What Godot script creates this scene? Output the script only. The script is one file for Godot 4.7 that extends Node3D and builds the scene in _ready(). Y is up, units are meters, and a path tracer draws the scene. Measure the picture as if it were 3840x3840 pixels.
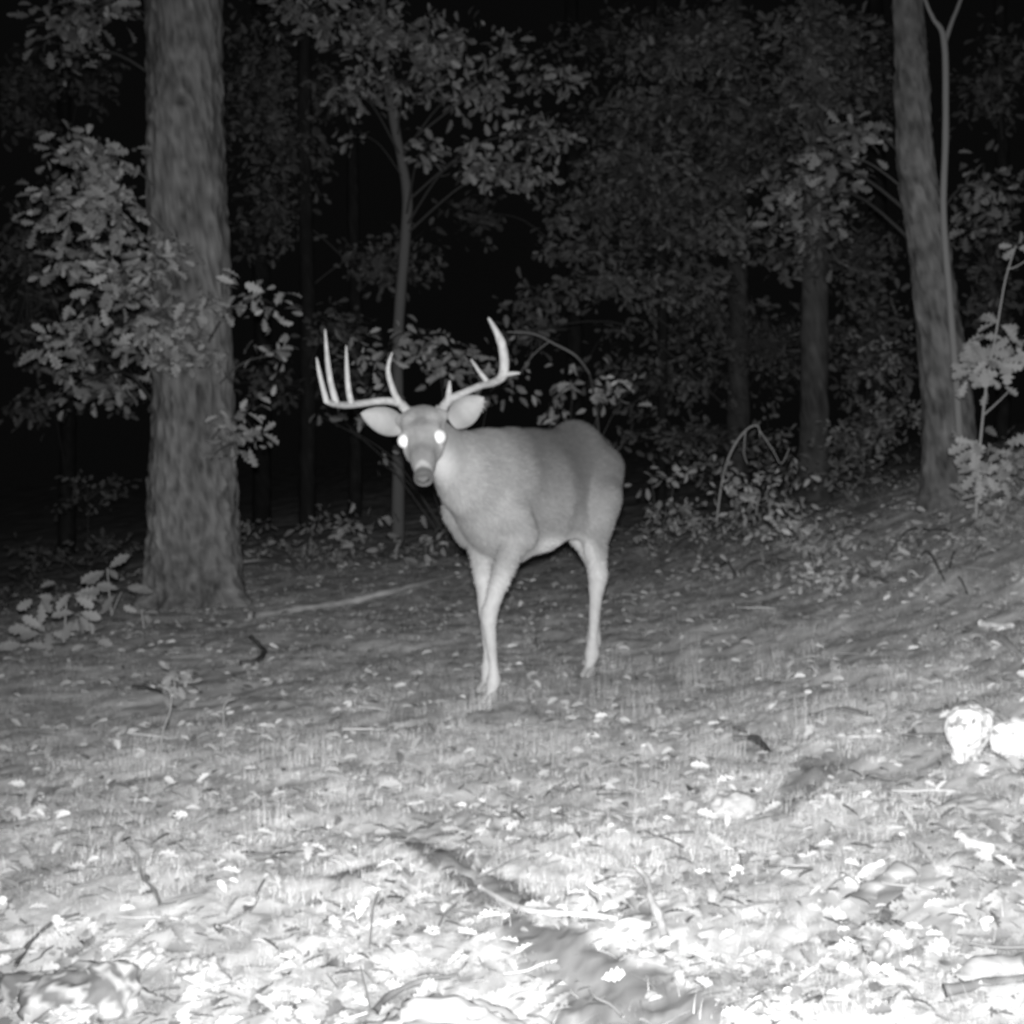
extends Node3D
# A white-tailed buck at the edge of an oak wood at night, lit by the infrared flash of a trail camera.

const EYE_HEIGHT := 1.05
const FOCAL := 5277.0          # pixels of the 3840-pixel photograph
const HORIZON := 1585.0

var rng := RandomNumberGenerator.new()
var hills := FastNoiseLite.new()
var bumps := FastNoiseLite.new()
var fine := FastNoiseLite.new()
var used := {}
var mats := {}

# ---------------------------------------------------------------- small tools
func at(u: float, v: float, d: float) -> Vector3:          # a point of the photograph at a distance
	return Vector3((u - 1920.0) * d / FOCAL, EYE_HEIGHT - (v - HORIZON) * d / FOCAL, -d)

func numbered(called: String) -> String:
	if not used.has(called):
		used[called] = 0
		return called
	used[called] += 1
	return "%s_%03d" % [called, used[called]]

func tag(o: Node, label: String, category: String, group := "", kind := "") -> Node:
	if label: o.set_meta("label", label)
	if category: o.set_meta("category", category)
	if group: o.set_meta("group", group)
	if kind: o.set_meta("kind", kind)
	return o

func thing(called: String, label: String, category: String, place := Vector3.ZERO, group := "") -> Node3D:
	var o := Node3D.new()
	o.name = numbered(called)
	o.position = place
	add_child(o)
	tag(o, label, category, group)
	return o

func put(called: String, mesh: Mesh, mat: Material, parent: Node = null) -> MeshInstance3D:
	var o := MeshInstance3D.new()
	o.mesh = mesh
	o.material_override = mat
	if parent == null or parent == self:
		o.name = numbered(called)
		add_child(o)
	else:
		var k := 0
		var n := called
		while parent.has_node(NodePath(n)):
			k += 1
			n = "%s_%03d" % [called, k]
		o.name = n
		parent.add_child(o)
	return o

func grey(g: float, rough := 0.9, tinted := false, through := 0.0) -> StandardMaterial3D:
	var key := "%.3f %.2f %s %.2f" % [g, rough, tinted, through]
	if mats.has(key):
		return mats[key]
	var m := StandardMaterial3D.new()
	m.albedo_color = Color(g, g, g).linear_to_srgb()
	m.roughness = rough
	m.metallic_specular = 0.25
	m.vertex_color_use_as_albedo = tinted
	if through > 0.0:
		m.backlight_enabled = true
		m.backlight = Color(through, through, through)
	mats[key] = m
	return m

# a mesh under construction: shared corners, smooth normals
class Shape:
	var v := PackedVector3Array()
	var c := PackedColorArray()
	var f := PackedInt32Array()
	func point(p: Vector3, g := 1.0) -> int:
		v.append(p)
		c.append(Color(g, g, g))
		return v.size() - 1
	func tri(a: int, b: int, d: int) -> void:
		f.append(a); f.append(b); f.append(d)
	func quad(a: int, b: int, d: int, e: int) -> void:
		tri(a, b, d)
		tri(a, d, e)
	func add(o: Shape, t := Transform3D(), g := 1.0) -> void:
		var n := v.size()
		for p in o.v: v.append(t * p)
		for q in o.c: c.append(Color(q.r * g, q.g * g, q.b * g))
		for i in o.f: f.append(i + n)
	func mesh() -> ArrayMesh:
		var n := PackedVector3Array()
		n.resize(v.size())
		for i in range(0, f.size(), 3):
			var a := v[f[i]]
			var w := (v[f[i + 2]] - a).cross(v[f[i + 1]] - a)
			n[f[i]] += w
			n[f[i + 1]] += w
			n[f[i + 2]] += w
		for i in n.size():
			n[i] = n[i].normalized() if n[i].length_squared() > 1e-20 else Vector3.UP
		var all := []
		all.resize(Mesh.ARRAY_MAX)
		all[Mesh.ARRAY_VERTEX] = v
		all[Mesh.ARRAY_NORMAL] = n
		all[Mesh.ARRAY_COLOR] = c
		all[Mesh.ARRAY_INDEX] = f
		var m := ArrayMesh.new()
		m.add_surface_from_arrays(Mesh.PRIMITIVE_TRIANGLES, all)
		return m

# a tube along points, each with a radius
func tube(pts: Array, radii: Array, sides := 8, smooth := 3, g := 1.0, wob := 0.0) -> Shape:
	var s := Shape.new()
	var p: Array[Vector3] = []
	var r: Array[float] = []
	for i in pts.size() - 1:
		var a: Vector3 = pts[maxi(i - 1, 0)]
		var b: Vector3 = pts[i]
		var c: Vector3 = pts[i + 1]
		var d: Vector3 = pts[mini(i + 2, pts.size() - 1)]
		for k in smooth:
			var t := float(k) / smooth
			p.append(b.cubic_interpolate(c, a, d, t))
			r.append(lerpf(radii[i], radii[i + 1], t))
	p.append(pts[-1])
	r.append(radii[-1])
	var side := Vector3(0.31, 0.17, 0.93)
	for i in p.size():
		var along := (p[mini(i + 1, p.size() - 1)] - p[maxi(i - 1, 0)]).normalized()
		var u := (side - along * side.dot(along)).normalized()
		var w := along.cross(u)
		side = u
		for k in sides:
			var q := TAU * k / sides
			var rr := r[i] * (1.0 + wob * rng.randf_range(-1, 1))
			s.point(p[i] + (u * cos(q) + w * sin(q)) * rr, g)
	for i in p.size() - 1:
		for k in sides:
			var k2 := (k + 1) % sides
			s.quad(i * sides + k, i * sides + k2, (i + 1) * sides + k2, (i + 1) * sides + k)
	for e in [0, p.size() - 1]:
		var m := s.point(p[e], g)
		for k in sides:
			s.tri(m, e * sides + k, e * sides + (k + 1) % sides)
	return s

# ---------------------------------------------------------------- bodies: a smooth field meshed as surface nets
class Flesh:
	var lo: Vector3
	var cell: float
	var nx: int
	var ny: int
	var nz: int
	var f := PackedFloat32Array()
	func _init(a: Vector3, b: Vector3, size: float) -> void:
		lo = a
		cell = size
		nx = int((b.x - a.x) / size) + 1
		ny = int((b.y - a.y) / size) + 1
		nz = int((b.z - a.z) / size) + 1
		f.resize(nx * ny * nz)
		f.fill(1.0)
	# a tapered bone of elliptical section: up-radius h, side-radius w
	func bone(a: Vector3, b: Vector3, ha: float, wa: float, hb: float, wb: float, k: float, up := Vector3.UP) -> void:
		var along := b - a
		var len2 := maxf(along.length_squared(), 1e-8)
		var ax := along / sqrt(len2)
		var side := ax.cross(up)
		if side.length_squared() < 1e-4:
			side = ax.cross(Vector3.RIGHT)
		side = side.normalized()
		var u := side.cross(ax)
		var m := maxf(maxf(ha, wa), maxf(hb, wb)) + k + cell
		var p0 := a.min(b) - Vector3(m, m, m) - lo
		var p1 := a.max(b) + Vector3(m, m, m) - lo
		for z in range(maxi(0, int(p0.z / cell)), mini(nz, int(p1.z / cell) + 2)):
			for y in range(maxi(0, int(p0.y / cell)), mini(ny, int(p1.y / cell) + 2)):
				var row := (z * ny + y) * nx
				for x in range(maxi(0, int(p0.x / cell)), mini(nx, int(p1.x / cell) + 2)):
					var p := lo + Vector3(x, y, z) * cell
					var t := clampf((p - a).dot(along) / len2, 0.0, 1.0)
					var q := p - a - along * t
					var h := lerpf(ha, hb, t)
					var w := lerpf(wa, wb, t)
					var r := minf(h, w)
					var qs := q.dot(side) / w
					var qu := q.dot(u) / h
					var qa := q.dot(ax) / r
					var d := (sqrt(qs * qs + qu * qu + qa * qa) - 1.0) * r
					var o := f[row + x]
					var e := k - absf(o - d)
					f[row + x] = minf(o, d) - (e * e * 0.25 / k if e > 0.0 else 0.0)
	func round_bone(a: Vector3, b: Vector3, ra: float, rb: float, k: float) -> void:
		bone(a, b, ra, ra, rb, rb, k)
	func chain(pts: Array, radii: Array, k: float) -> void:
		for i in pts.size() - 1:
			bone(pts[i], pts[i + 1], radii[i], radii[i], radii[i + 1], radii[i + 1], k)
	func skin() -> Shape:
		var s := Shape.new()
		var own := {}
		var step := [1, nx, nx * ny]
		var corner := [Vector3(0, 0, 0), Vector3(1, 0, 0), Vector3(0, 1, 0), Vector3(1, 1, 0), Vector3(0, 0, 1), Vector3(1, 0, 1), Vector3(0, 1, 1), Vector3(1, 1, 1)]
		var offs := [0, 1, nx, nx + 1, nx * ny, nx * ny + 1, nx * ny + nx, nx * ny + nx + 1]
		var edges := [[0, 1], [0, 2], [0, 4], [1, 3], [1, 5], [2, 3], [2, 6], [3, 7], [4, 5], [4, 6], [5, 7], [6, 7]]
		for z in nz - 1:
			for y in ny - 1:
				var row := (z * ny + y) * nx
				for x in nx - 1:
					var n := row + x
					if absf(f[n]) > cell * 2.5: continue
					var inside := 0
					for o in offs:
						if f[n + o] < 0.0: inside += 1
					if inside == 0 or inside == 8: continue
					var sum := Vector3.ZERO
					var cnt := 0
					for e in edges:
						var a := f[n + offs[e[0]]]
						var b := f[n + offs[e[1]]]
						if (a < 0.0) != (b < 0.0):
							sum += (corner[e[0]] as Vector3).lerp(corner[e[1]], a / (a - b))
							cnt += 1
					own[n] = s.point(lo + (Vector3(x, y, z) + sum / cnt) * cell)
		for n in own:
			for k in 3:
				var a := f[n]
				var b := f[n + step[k]]
				if (a < 0.0) == (b < 0.0): continue
				var s1: int = step[(k + 1) % 3]
				var s2: int = step[(k + 2) % 3]
				if not (own.has(n - s1) and own.has(n - s2) and own.has(n - s1 - s2)): continue
				if a < 0.0:
					s.quad(own[n], own[n - s2], own[n - s1 - s2], own[n - s1])
				else:
					s.quad(own[n], own[n - s1], own[n - s1 - s2], own[n - s2])
		return s

# ---------------------------------------------------------------- the ground
func slope(far_x: float, z: float) -> float:
	var x := far_x * (pow(minf(1.0, 8.5 / maxf(0.1, -z)), 0.9) if far_x > 0.0 else 1.0)
	if x < 0.0:
		if x > -2.1: return 0.04 * x
		if x > -6.0: return -0.084 - 0.16 * (-x - 2.1)
		return -0.708 - 0.08 * (-x - 6.0)
	if x < 3.0: return 0.03 * x + 0.08 * x * x
	if x < 6.0: return 0.81 + 0.51 * (x - 3.0) - 0.065 * (x - 3.0) * (x - 3.0)
	return 1.755 + 0.1 * (x - 6.0)

func ground_y(x: float, z: float) -> float:
	var near := clampf((Vector2(x - 0.1, z + 5.55).length() - 0.45) / 0.8, 0.06, 1.0)    # trodden flat under the buck
	var h := slope(x, z) * (0.3 + 0.7 * near) + hills.get_noise_2d(x, z) * 0.05 * near
	h += bumps.get_noise_2d(x, z) * 0.02 * near
	return h

func on_ground(x: float, z: float, lift := 0.0) -> Vector3:
	return Vector3(x, ground_y(x, z) + lift, z)

# where the line of sight through a pixel meets the ground
func ground_at(u: float, v: float, lift := 0.0) -> Vector3:
	var d := 1.5
	while d < 40.0:
		var p := at(u, v, d)
		if p.y <= ground_y(p.x, p.z): break
		d += 0.02
	var q := at(u, v, d)
	return on_ground(q.x, q.z, lift)

var soil := []
func soil_at(x: float, z: float) -> float:
	var best := 0.0
	for q in soil:
		var p := Vector2(x, z)
		var c := Geometry2D.get_closest_point_to_segment(p, q[0], q[1])
		var t: float = (c - q[0]).length() / maxf((q[1] - q[0]).length(), 0.01)
		var d := p.distance_to(c) / lerpf(q[2], q[3], t) + 0.5 * bumps.get_noise_2d(x * 2.5, z * 2.5) + 0.3 * fine.get_noise_2d(x * 9.0, z * 9.0)
		best = maxf(best, smoothstep(1.12, 0.88, d))
	return best

func build_ground() -> void:
	for q in [[1540, 3170, 1700, 3240, 0.03, 0.06], [1700, 3240, 1960, 3410, 0.06, 0.06], [1950, 3500, 2180, 3610, 0.05, 0.10], [2180, 3610, 2480, 3840, 0.10, 0.13], [3110, 2850, 2930, 3040, 0.075, 0.05], [1380, 3260, 1250, 3300, 0.03, 0.02], [2790, 2800, 2880, 2840, 0.02, 0.02], [3380, 3300, 3260, 3390, 0.05, 0.05], [3470, 3010, 3560, 3010, 0.03, 0.03], [3640, 3200, 3780, 3230, 0.03, 0.05], [2380, 3330, 2450, 3530, 0.012, 0.012]]:  # narrow patch beyond the triangular stone paints a shaded hole under sticks
		var a := ground_at(q[0], q[1])
		var b := ground_at(q[2], q[3])
		soil.append([Vector2(a.x, a.z), Vector2(b.x, b.z), q[4], q[5]])
	var s := Shape.new()
	var zs: Array[float] = []
	var z := 8.0
	while z > -75.0:
		zs.append(z)
		z -= 0.4 if z > 0.0 else (0.06 if z > -1.8 else 0.022 + 0.004 * maxf(0.0, -z - 1.8) + 0.0012 * pow(maxf(0.0, -z - 8.0), 1.7))
	var cols := 280
	for zz in zs:
		var half := 3.0 + 0.9 * maxf(0.0, -zz)
		for k in cols + 1:
			var t := 2.0 * k / cols - 1.0
			var x := half * (0.36 * t + 0.64 * t * t * t)
			var y := ground_y(x, zz)
			var w := fine.get_noise_2d(x * 4.0, zz * 4.0)
			var w2 := fine.get_noise_2d(x * 13.0 + 50.0, zz * 13.0)
			y += w * 0.012 + w2 * 0.006
			if zz > -5.0 and zz < -1.2: y += 0.010 * bumps.get_noise_2d(x * 9.0, zz * 9.0)
			var tone := 0.57 + 0.14 * w2 + 0.20 * bumps.get_noise_2d(x * 1.3 + 9.0, zz * 1.3)
			tone *= 1.0 + 0.45 * bumps.get_noise_2d(x * 4.0, zz * 4.0 + 11.0)
			if zz > -5.0 and zz < -1.0: tone = lerpf(tone, (0.25 if zz > -2.9 else (0.16 if x < 0.1 else 0.30)) * (1.0 + 0.35 * w2 + 0.3 * bumps.get_noise_2d(x * 6.0, zz * 6.0)), soil_at(x, zz))
			s.point(Vector3(x, y, zz), clampf(tone, 0.15, 0.8))
	for r in zs.size() - 1:
		for k in cols:
			var a := r * (cols + 1) + k
			s.quad(a, a + 1, a + cols + 2, a + cols + 1)
	tag(put("ground", s.mesh(), grey(1.0, 1.0, true)), "sloping woodland ground of soil, dead leaves and short grass", "ground", "", "structure")

# ---------------------------------------------------------------- the buck
func build_deer() -> void:
	var base := Vector3(0.052, ground_y(0.052, -5.58), -5.582)
	base.y = 0.004
	var deer := thing("deer", "white-tailed buck with tall antlers and eyes painted gleaming white standing in the clearing", "deer", base)
	deer.rotation.y = deg_to_rad(-125.0)
	var inv := deer.transform.affine_inverse()
	var head_at := inv * at(1585, 1641, 4.9)
	# the head's own axes in the deer's: x to the nose, y up, z to the deer's right
	var nose_dir := (inv.basis * Vector3(0.05, -0.56, 0.82)).normalized()
	var up0 := inv.basis * Vector3(-0.11, 0.82, 0.56)
	var hz := nose_dir.cross(up0).normalized()
	var head := Transform3D(Basis(nose_dir, hz.cross(nose_dir).normalized(), hz), head_at)
	var b := Flesh.new(Vector3(-0.76, -0.02, -0.30), Vector3(0.74, 1.14, 0.30), 0.0105)
	# trunk (side-radius is the second of each pair)
	b.bone(Vector3(0.235, 0.745, 0), Vector3(0.16, 0.745, 0), 0.155, 0.10, 0.20, 0.13, 0.08)
	b.bone(Vector3(0.16, 0.745, 0), Vector3(0.06, 0.755, 0), 0.20, 0.12, 0.215, 0.125, 0.06)
	b.bone(Vector3(0.06, 0.755, 0), Vector3(-0.06, 0.768, 0), 0.215, 0.125, 0.222, 0.172, 0.05)
	b.bone(Vector3(-0.06, 0.768, 0), Vector3(-0.20, 0.79, 0), 0.222, 0.172, 0.205, 0.138, 0.07)
	b.bone(Vector3(-0.20, 0.79, 0), Vector3(-0.38, 0.865, 0), 0.205, 0.130, 0.168, 0.115, 0.06)
	b.bone(Vector3(-0.38, 0.865, 0), Vector3(-0.52, 0.855, 0), 0.168, 0.135, 0.138, 0.095, 0.08)
	b.round_bone(Vector3(0.18, 0.905, 0), Vector3(-0.02, 0.935, 0), 0.05, 0.05, 0.08)
	b.bone(Vector3(0.24, 0.655, 0), Vector3(0.12, 0.585, 0), 0.07, 0.065, 0.07, 0.09, 0.07)
	# neck
	var nape := head * Vector3(-0.085, -0.035, 0)
	var throat := Vector3(0.43, 0.86, -0.03)
	b.bone(Vector3(0.17, 0.79, 0), throat.lerp(Vector3(0.17, 0.79, 0), 0.45), 0.185, 0.115, 0.15, 0.10, 0.10)
	b.bone(throat.lerp(Vector3(0.17, 0.79, 0), 0.45), throat, 0.15, 0.10, 0.112, 0.080, 0.10)
	b.bone(throat, nape, 0.112, 0.080, 0.080, 0.064, 0.10)
	# shoulders and haunches; +z is the deer's right
	for s in [-1.0, 1.0]:
		b.bone(Vector3(0.12, 0.86, 0.09 * s), Vector3(0.26, 0.70, 0.126 * s), 0.06, 0.045, 0.085, 0.055, 0.03)
		b.round_bone(Vector3(0.26, 0.69, 0.118 * s), Vector3(0.20, 0.62, 0.122 * s), 0.068, 0.064, 0.03)
	b.bone(Vector3(-0.42, 0.87, -0.095), Vector3(-0.345, 0.70, -0.130), 0.12, 0.085, 0.092, 0.072, 0.022, Vector3.RIGHT)
	b.round_bone(Vector3(-0.17, 0.655, -0.10), Vector3(-0.30, 0.605, -0.125), 0.055, 0.045, 0.05)
	b.bone(Vector3(-0.44, 0.86, 0.09), Vector3(-0.43, 0.72, 0.10), 0.13, 0.085, 0.09, 0.07, 0.05, Vector3.RIGHT)
	# front legs
	b.chain([Vector3(0.22, 0.63, -0.118), Vector3(0.30, 0.50, -0.110), Vector3(0.358, 0.345, -0.086), Vector3(0.362, 0.31, -0.085), Vector3(0.338, 0.12, -0.090), Vector3(0.338, 0.085, -0.090), Vector3(0.355, 0.04, -0.090)], [0.058, 0.038, 0.029, 0.026, 0.0155, 0.024, 0.020], 0.015)
	b.chain([Vector3(0.22, 0.63, 0.078), Vector3(0.222, 0.50, 0.052), Vector3(0.200, 0.345, 0.047), Vector3(0.200, 0.31, 0.047), Vector3(0.175, 0.13, 0.055), Vector3(0.172, 0.095, 0.055), Vector3(0.185, 0.045, 0.055)], [0.053, 0.036, 0.029, 0.025, 0.016, 0.025, 0.021], 0.015)
	# hind legs: stifle forward at the belly, hock backward
	b.chain([Vector3(-0.345, 0.74, -0.125), Vector3(-0.305, 0.645, -0.134), Vector3(-0.335, 0.52, -0.122), Vector3(-0.372, 0.405, -0.11), Vector3(-0.365, 0.36, -0.108), Vector3(-0.345, 0.13, -0.10), Vector3(-0.343, 0.095, -0.10), Vector3(-0.322, 0.045, -0.10)], [0.10, 0.078, 0.042, 0.036, 0.028, 0.0175, 0.026, 0.020], 0.022)
	b.chain([Vector3(-0.43, 0.80, 0.10), Vector3(-0.42, 0.73, 0.10), Vector3(-0.52, 0.56, 0.068), Vector3(-0.615, 0.42, 0.045), Vector3(-0.612, 0.37, 0.045), Vector3(-0.592, 0.13, 0.045), Vector3(-0.590, 0.095, 0.045), Vector3(-0.57, 0.045, 0.045)], [0.10, 0.068, 0.045, 0.034, 0.030, 0.021, 0.025, 0.022], 0.03)
	# tail
	b.chain([Vector3(-0.58, 0.91, 0), Vector3(-0.64, 0.83, 0), Vector3(-0.645, 0.70, 0), Vector3(-0.635, 0.64, 0)], [0.032, 0.036, 0.03, 0.014], 0.025)
	var body := b.skin()
	for i in body.v.size():
		var p := body.v[i]
		var tone := 0.33 * lerpf(1.0, 0.84, smoothstep(0.16, 0.0, p.x))
		tone *= lerpf(1.0, 0.48, smoothstep(0.66, 0.95, p.y) * smoothstep(0.30, 0.06, p.x))          # darker back
		tone = lerpf(tone, 0.60, smoothstep(0.63, 0.565, p.y) * smoothstep(0.17, 0.12, absf(p.z)) * smoothstep(0.15, 0.05, p.x))   # belly
		tone = lerpf(tone, 0.53, smoothstep(0.55, 0.42, p.y))                                          # pale legs
		tone = lerpf(tone, 0.60, smoothstep(0.20, 0.08, (p - throat.lerp(nape, 0.72) - Vector3(0.05, -0.09, 0)).length() * 1.4)) # throat patch
		tone = lerpf(tone, 0.62, smoothstep(-0.57, -0.62, p.x) * smoothstep(0.90, 0.84, p.y))
		tone *= 1.0 + 0.16 * bumps.get_noise_3d(p.x * 3.0, p.y * 3.0, p.z * 3.0) + 0.14 * fine.get_noise_3d(p.x * 40.0, p.y * 16.0, p.z * 40.0)
		body.c[i] = Color(tone, tone, tone)
	# head, on a finer grid of its own
	var h := Flesh.new(Vector3(-0.16, -0.12, -0.13), Vector3(0.26, 0.14, 0.13), 0.005)
	h.bone(Vector3(-0.075, 0.0, 0), Vector3(0.02, 0.005, 0), 0.062, 0.058, 0.062, 0.060, 0.03)
	h.bone(Vector3(0.02, 0.004, 0), Vector3(0.12, -0.012, 0), 0.056, 0.054, 0.044, 0.037, 0.03)
	h.bone(Vector3(0.12, -0.012, 0), Vector3(0.192, -0.024, 0), 0.042, 0.034, 0.030, 0.029, 0.03)
	h.round_bone(Vector3(0.204, -0.026, 0.008), Vector3(0.204, -0.026, -0.008), 0.0215, 0.0215, 0.02)
	h.bone(Vector3(-0.05, -0.055, 0), Vector3(0.09, -0.055, 0), 0.035, 0.045, 0.022, 0.028, 0.03)
	h.bone(Vector3(0.09, -0.055, 0), Vector3(0.185, -0.052, 0), 0.022, 0.028, 0.016, 0.024, 0.02)
	for s in [-1.0, 1.0]:
		h.round_bone(Vector3(-0.04, -0.035, 0.045 * s), Vector3(0.05, -0.03, 0.038 * s), 0.036, 0.024, 0.03)
		h.round_bone(Vector3(-0.035, 0.036, 0.044 * s), Vector3(0.02, 0.034, 0.052 * s), 0.022, 0.016, 0.02)
		h.round_bone(Vector3(0.035, -0.004, 0.050 * s), Vector3(0.04, -0.012, 0.05 * s), 0.014, 0.014, 0.015)
		h.round_bone(Vector3(-0.06, 0.035, 0.04 * s), head.affine_inverse() * (inv * (at(1535, 1556, 5.0) if s > 0.0 else at(1652, 1549, 5.0))), 0.026, 0.018, 0.03)
		h.round_bone(Vector3(-0.075, 0.015, 0.05 * s), Vector3(-0.08, 0.028, 0.075 * s), 0.026, 0.018, 0.03)
	h.bone(Vector3(-0.085, -0.03, 0), Vector3(-0.15, -0.05, 0), 0.07, 0.06, 0.08, 0.065, 0.04)
	var face := h.skin()
	for i in face.v.size():
		var p := face.v[i]
		var tone := 0.36
		tone = lerpf(tone, 0.20, smoothstep(0.03, 0.008, absf(p.z)) * smoothstep(-0.02, 0.05, p.x) * smoothstep(0.0, 0.02, p.y))    # dark bridge
		tone = lerpf(tone, 0.22, smoothstep(0.02, 0.09, p.x) * 0.6)
		tone = lerpf(tone, 0.55, smoothstep(0.045, 0.02, (p - Vector3(0.03, -0.012, 0.06 * signf(p.z))).length()))                  # ring under the eye
		tone = lerpf(tone, 0.62, smoothstep(0.014, 0.006, absf(p.x - 0.172 - 0.25 * absf(p.z))) * 0.45)                                                           # white band round the muzzle
		tone = lerpf(tone, 0.13, smoothstep(0.178, 0.194, p.x) * smoothstep(-0.040, -0.030, p.y))
		tone = lerpf(tone, 0.12, smoothstep(0.005, 0.002, absf(p.y + 0.047)) * smoothstep(0.11, 0.14, p.x))
		tone = lerpf(tone, 0.58, smoothstep(-0.045, -0.056, p.y))                                                                        # white chin
		tone = lerpf(tone, 0.18, smoothstep(0.022, 0.010, (p - Vector3(0.10, -0.05, 0.028 * signf(p.z))).length()))
		tone = lerpf(tone, 0.29, smoothstep(0.03, 0.06, p.y) * smoothstep(0.03, 0.01, absf(p.z)))
		tone *= 1.0 + 0.12 * fine.get_noise_3d(p.x * 25.0, p.y * 25.0, p.z * 25.0)
		face.c[i] = Color(tone, tone, tone)
	body.add(face, head)
	# ears: cupped leaves with two faces, grown from the skull
	for e in [[at(1512, 1602, 4.95), at(1352, 1549, 5.0), 0.050], [at(1690, 1583, 4.95), at(1815, 1490, 5.02), 0.054]]:
		var root: Vector3 = inv * (e[0] as Vector3)
		var tip: Vector3 = inv * (e[1] as Vector3)
		var ax := (tip - root).normalized()
		var toward := (inv.basis * Vector3(0.12, -0.12, 1.0)).normalized()
		toward = (toward - ax * toward.dot(ax)).normalized()
		var cross := ax.cross(toward)
		var n := body.v.size()
		for layer in 2:
			for i in 13:
				var t := i / 12.0
				var half := float(e[2]) * pow(sin(PI * clampf(t * 0.84 + 0.16, 0, 1)), 0.75)
				for k in 9:
					var q := k / 4.0 - 1.0
					var p := root + (tip - root) * t + cross * half * sin(q * 1.35) + toward * (half * 0.55 * (1.0 - cos(q * 1.5)) - 0.004 * layer - 0.03 * sin(PI * t))
					var tone := (lerpf(0.38, 0.30, q * q) if layer == 0 else 0.34) * (1.0 + 0.12 * fine.get_noise_3d(p.x * 40.0, p.y * 40.0, p.z * 40.0))
					if layer == 0: tone = lerpf(tone, 0.34, smoothstep(0.4, 0.95, absf(q)) * 0.5)
					if t < 0.3: tone = lerpf(0.56, tone, t / 0.3)
					body.point(p, tone)
		for layer in 2:
			for i in 12:
				for k in 8:
					var a := n + layer * 117 + i * 9 + k
					if layer == 0: body.quad(a, a + 1, a + 10, a + 9)
					else: body.quad(a, a + 9, a + 10, a + 1)
		for i in 12:
			for k in [0, 8]:
				var a: int = n + i * 9 + k
				body.quad(a, a + 117, a + 126, a + 9)
	var fur := grey(1.0, 0.85, true).duplicate() as StandardMaterial3D
	fur.rim_enabled = true
	fur.rim = 0.25
	fur.normal_enabled = true
	var hair := NoiseTexture2D.new()
	hair.width = 512
	hair.height = 512
	hair.seamless = true
	hair.as_normal_map = true
	hair.bump_strength = 5.0
	var hn := FastNoiseLite.new()
	hn.seed = 4
	hn.frequency = 0.06
	hair.noise = hn
	fur.normal_texture = hair
	fur.normal_scale = 0.45
	fur.uv1_triplanar = true
	fur.uv1_scale = Vector3(6.0, 2.4, 6.0)
	put("body", body.mesh(), fur, deer)
	# short hairs lying back along the coat
	var hair_shape := Shape.new()
	for q in [[-1.0, 0.0], [1.0, 0.0], [-0.8, 0.5], [0.8, 0.5], [0.0, 1.0]]:
		hair_shape.point(Vector3(q[1], sin(q[1] * 1.3) * 0.16, q[0] * 0.055))
	hair_shape.quad(0, 1, 3, 2)
	hair_shape.tri(2, 3, 4)
	var coat := []
	for i in range(0, body.f.size(), 3):
		var va := body.v[body.f[i]]
		var vb := body.v[body.f[i + 1]]
		var vc := body.v[body.f[i + 2]]
		var w := (vc - va).cross(vb - va)
		var n := w.normalized()
		var face_part := va.distance_to(head_at) < 0.24
		var want := w.length() * 0.5 * (26000.0 if not face_part else 30000.0)
		while want > 0.0:
			if want < 1.0 and rng.randf() > want: break
			want -= 1.0
			var p := va + (vb - va) * rng.randf() * 0.6 + (vc - va) * rng.randf() * 0.4
			if face_part and (head.affine_inverse() * p).x > 0.172: break
			var flow := (Vector3(-1.0, -0.55, 0.0) if not face_part else -nose_dir) + Vector3(rng.randfn(), rng.randfn(), rng.randfn()) * 0.25
			flow = flow - n * flow.dot(n)
			if flow.length() < 0.05: break
			flow = (flow.normalized() + n * 0.22).normalized()
			var l := rng.randf_range(0.012, 0.024) * (0.45 if face_part or p.y < 0.42 else 1.0)
			var side := flow.cross(n).normalized()
			var g := body.c[body.f[i]].r * rng.randf_range(0.75, 1.25)
			coat.append([Transform3D(Basis(flow, side.cross(flow), side).scaled_local(Vector3(l, l, l)), p - n * 0.001), g])
	many("coat", hair_shape.mesh(), coat, grey(1.0, 0.8, true), deer)
	# eyes: enlarged white balls, the flash's eyeshine painted in as their colour
	var painted_shine := grey(0.97, 0.35).duplicate() as StandardMaterial3D
	painted_shine.metallic_specular = 1.0
	for s in [1.0, -1.0]:
		var ball := SphereMesh.new()
		ball.radius = 0.026
		ball.height = 0.052
		var o := put("eye", ball, painted_shine, deer)
		o.position = head * Vector3(0.036, 0.020, 0.0590 * s)
		o.set_meta("label", "round eye painted white like its gleam in the flash")
	# nose pad with two nostrils
	var np := Flesh.new(Vector3(0.17, -0.07, -0.06), Vector3(0.26, 0.03, 0.06), 0.004)
	np.bone(Vector3(0.222, -0.006, 0.012), Vector3(0.222, -0.006, -0.012), 0.012, 0.013, 0.012, 0.013, 0.01)
	np.bone(Vector3(0.226, -0.010, 0.0), Vector3(0.222, -0.028, 0), 0.010, 0.008, 0.006, 0.005, 0.012)
	var pad := np.skin()
	for i in pad.v.size():
		var p := pad.v[i]
		var hole := smoothstep(0.009, 0.005, Vector2((p.y + 0.010) * 1.3 - (absf(p.z) - 0.016) * 0.6, absf(p.z) - 0.016).length())
		pad.c[i] = Color.WHITE * lerpf(0.13, 0.03, hole)
	put("nose", pad.mesh(), grey(1.0, 0.45, true), deer).transform = head * Transform3D(Basis(), Vector3(-0.002, -0.007, 0))
	# hooves
	var hf := Flesh.new(Vector3(-0.06, -0.02, -0.05), Vector3(0.08, 0.08, 0.05), 0.005)
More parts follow.
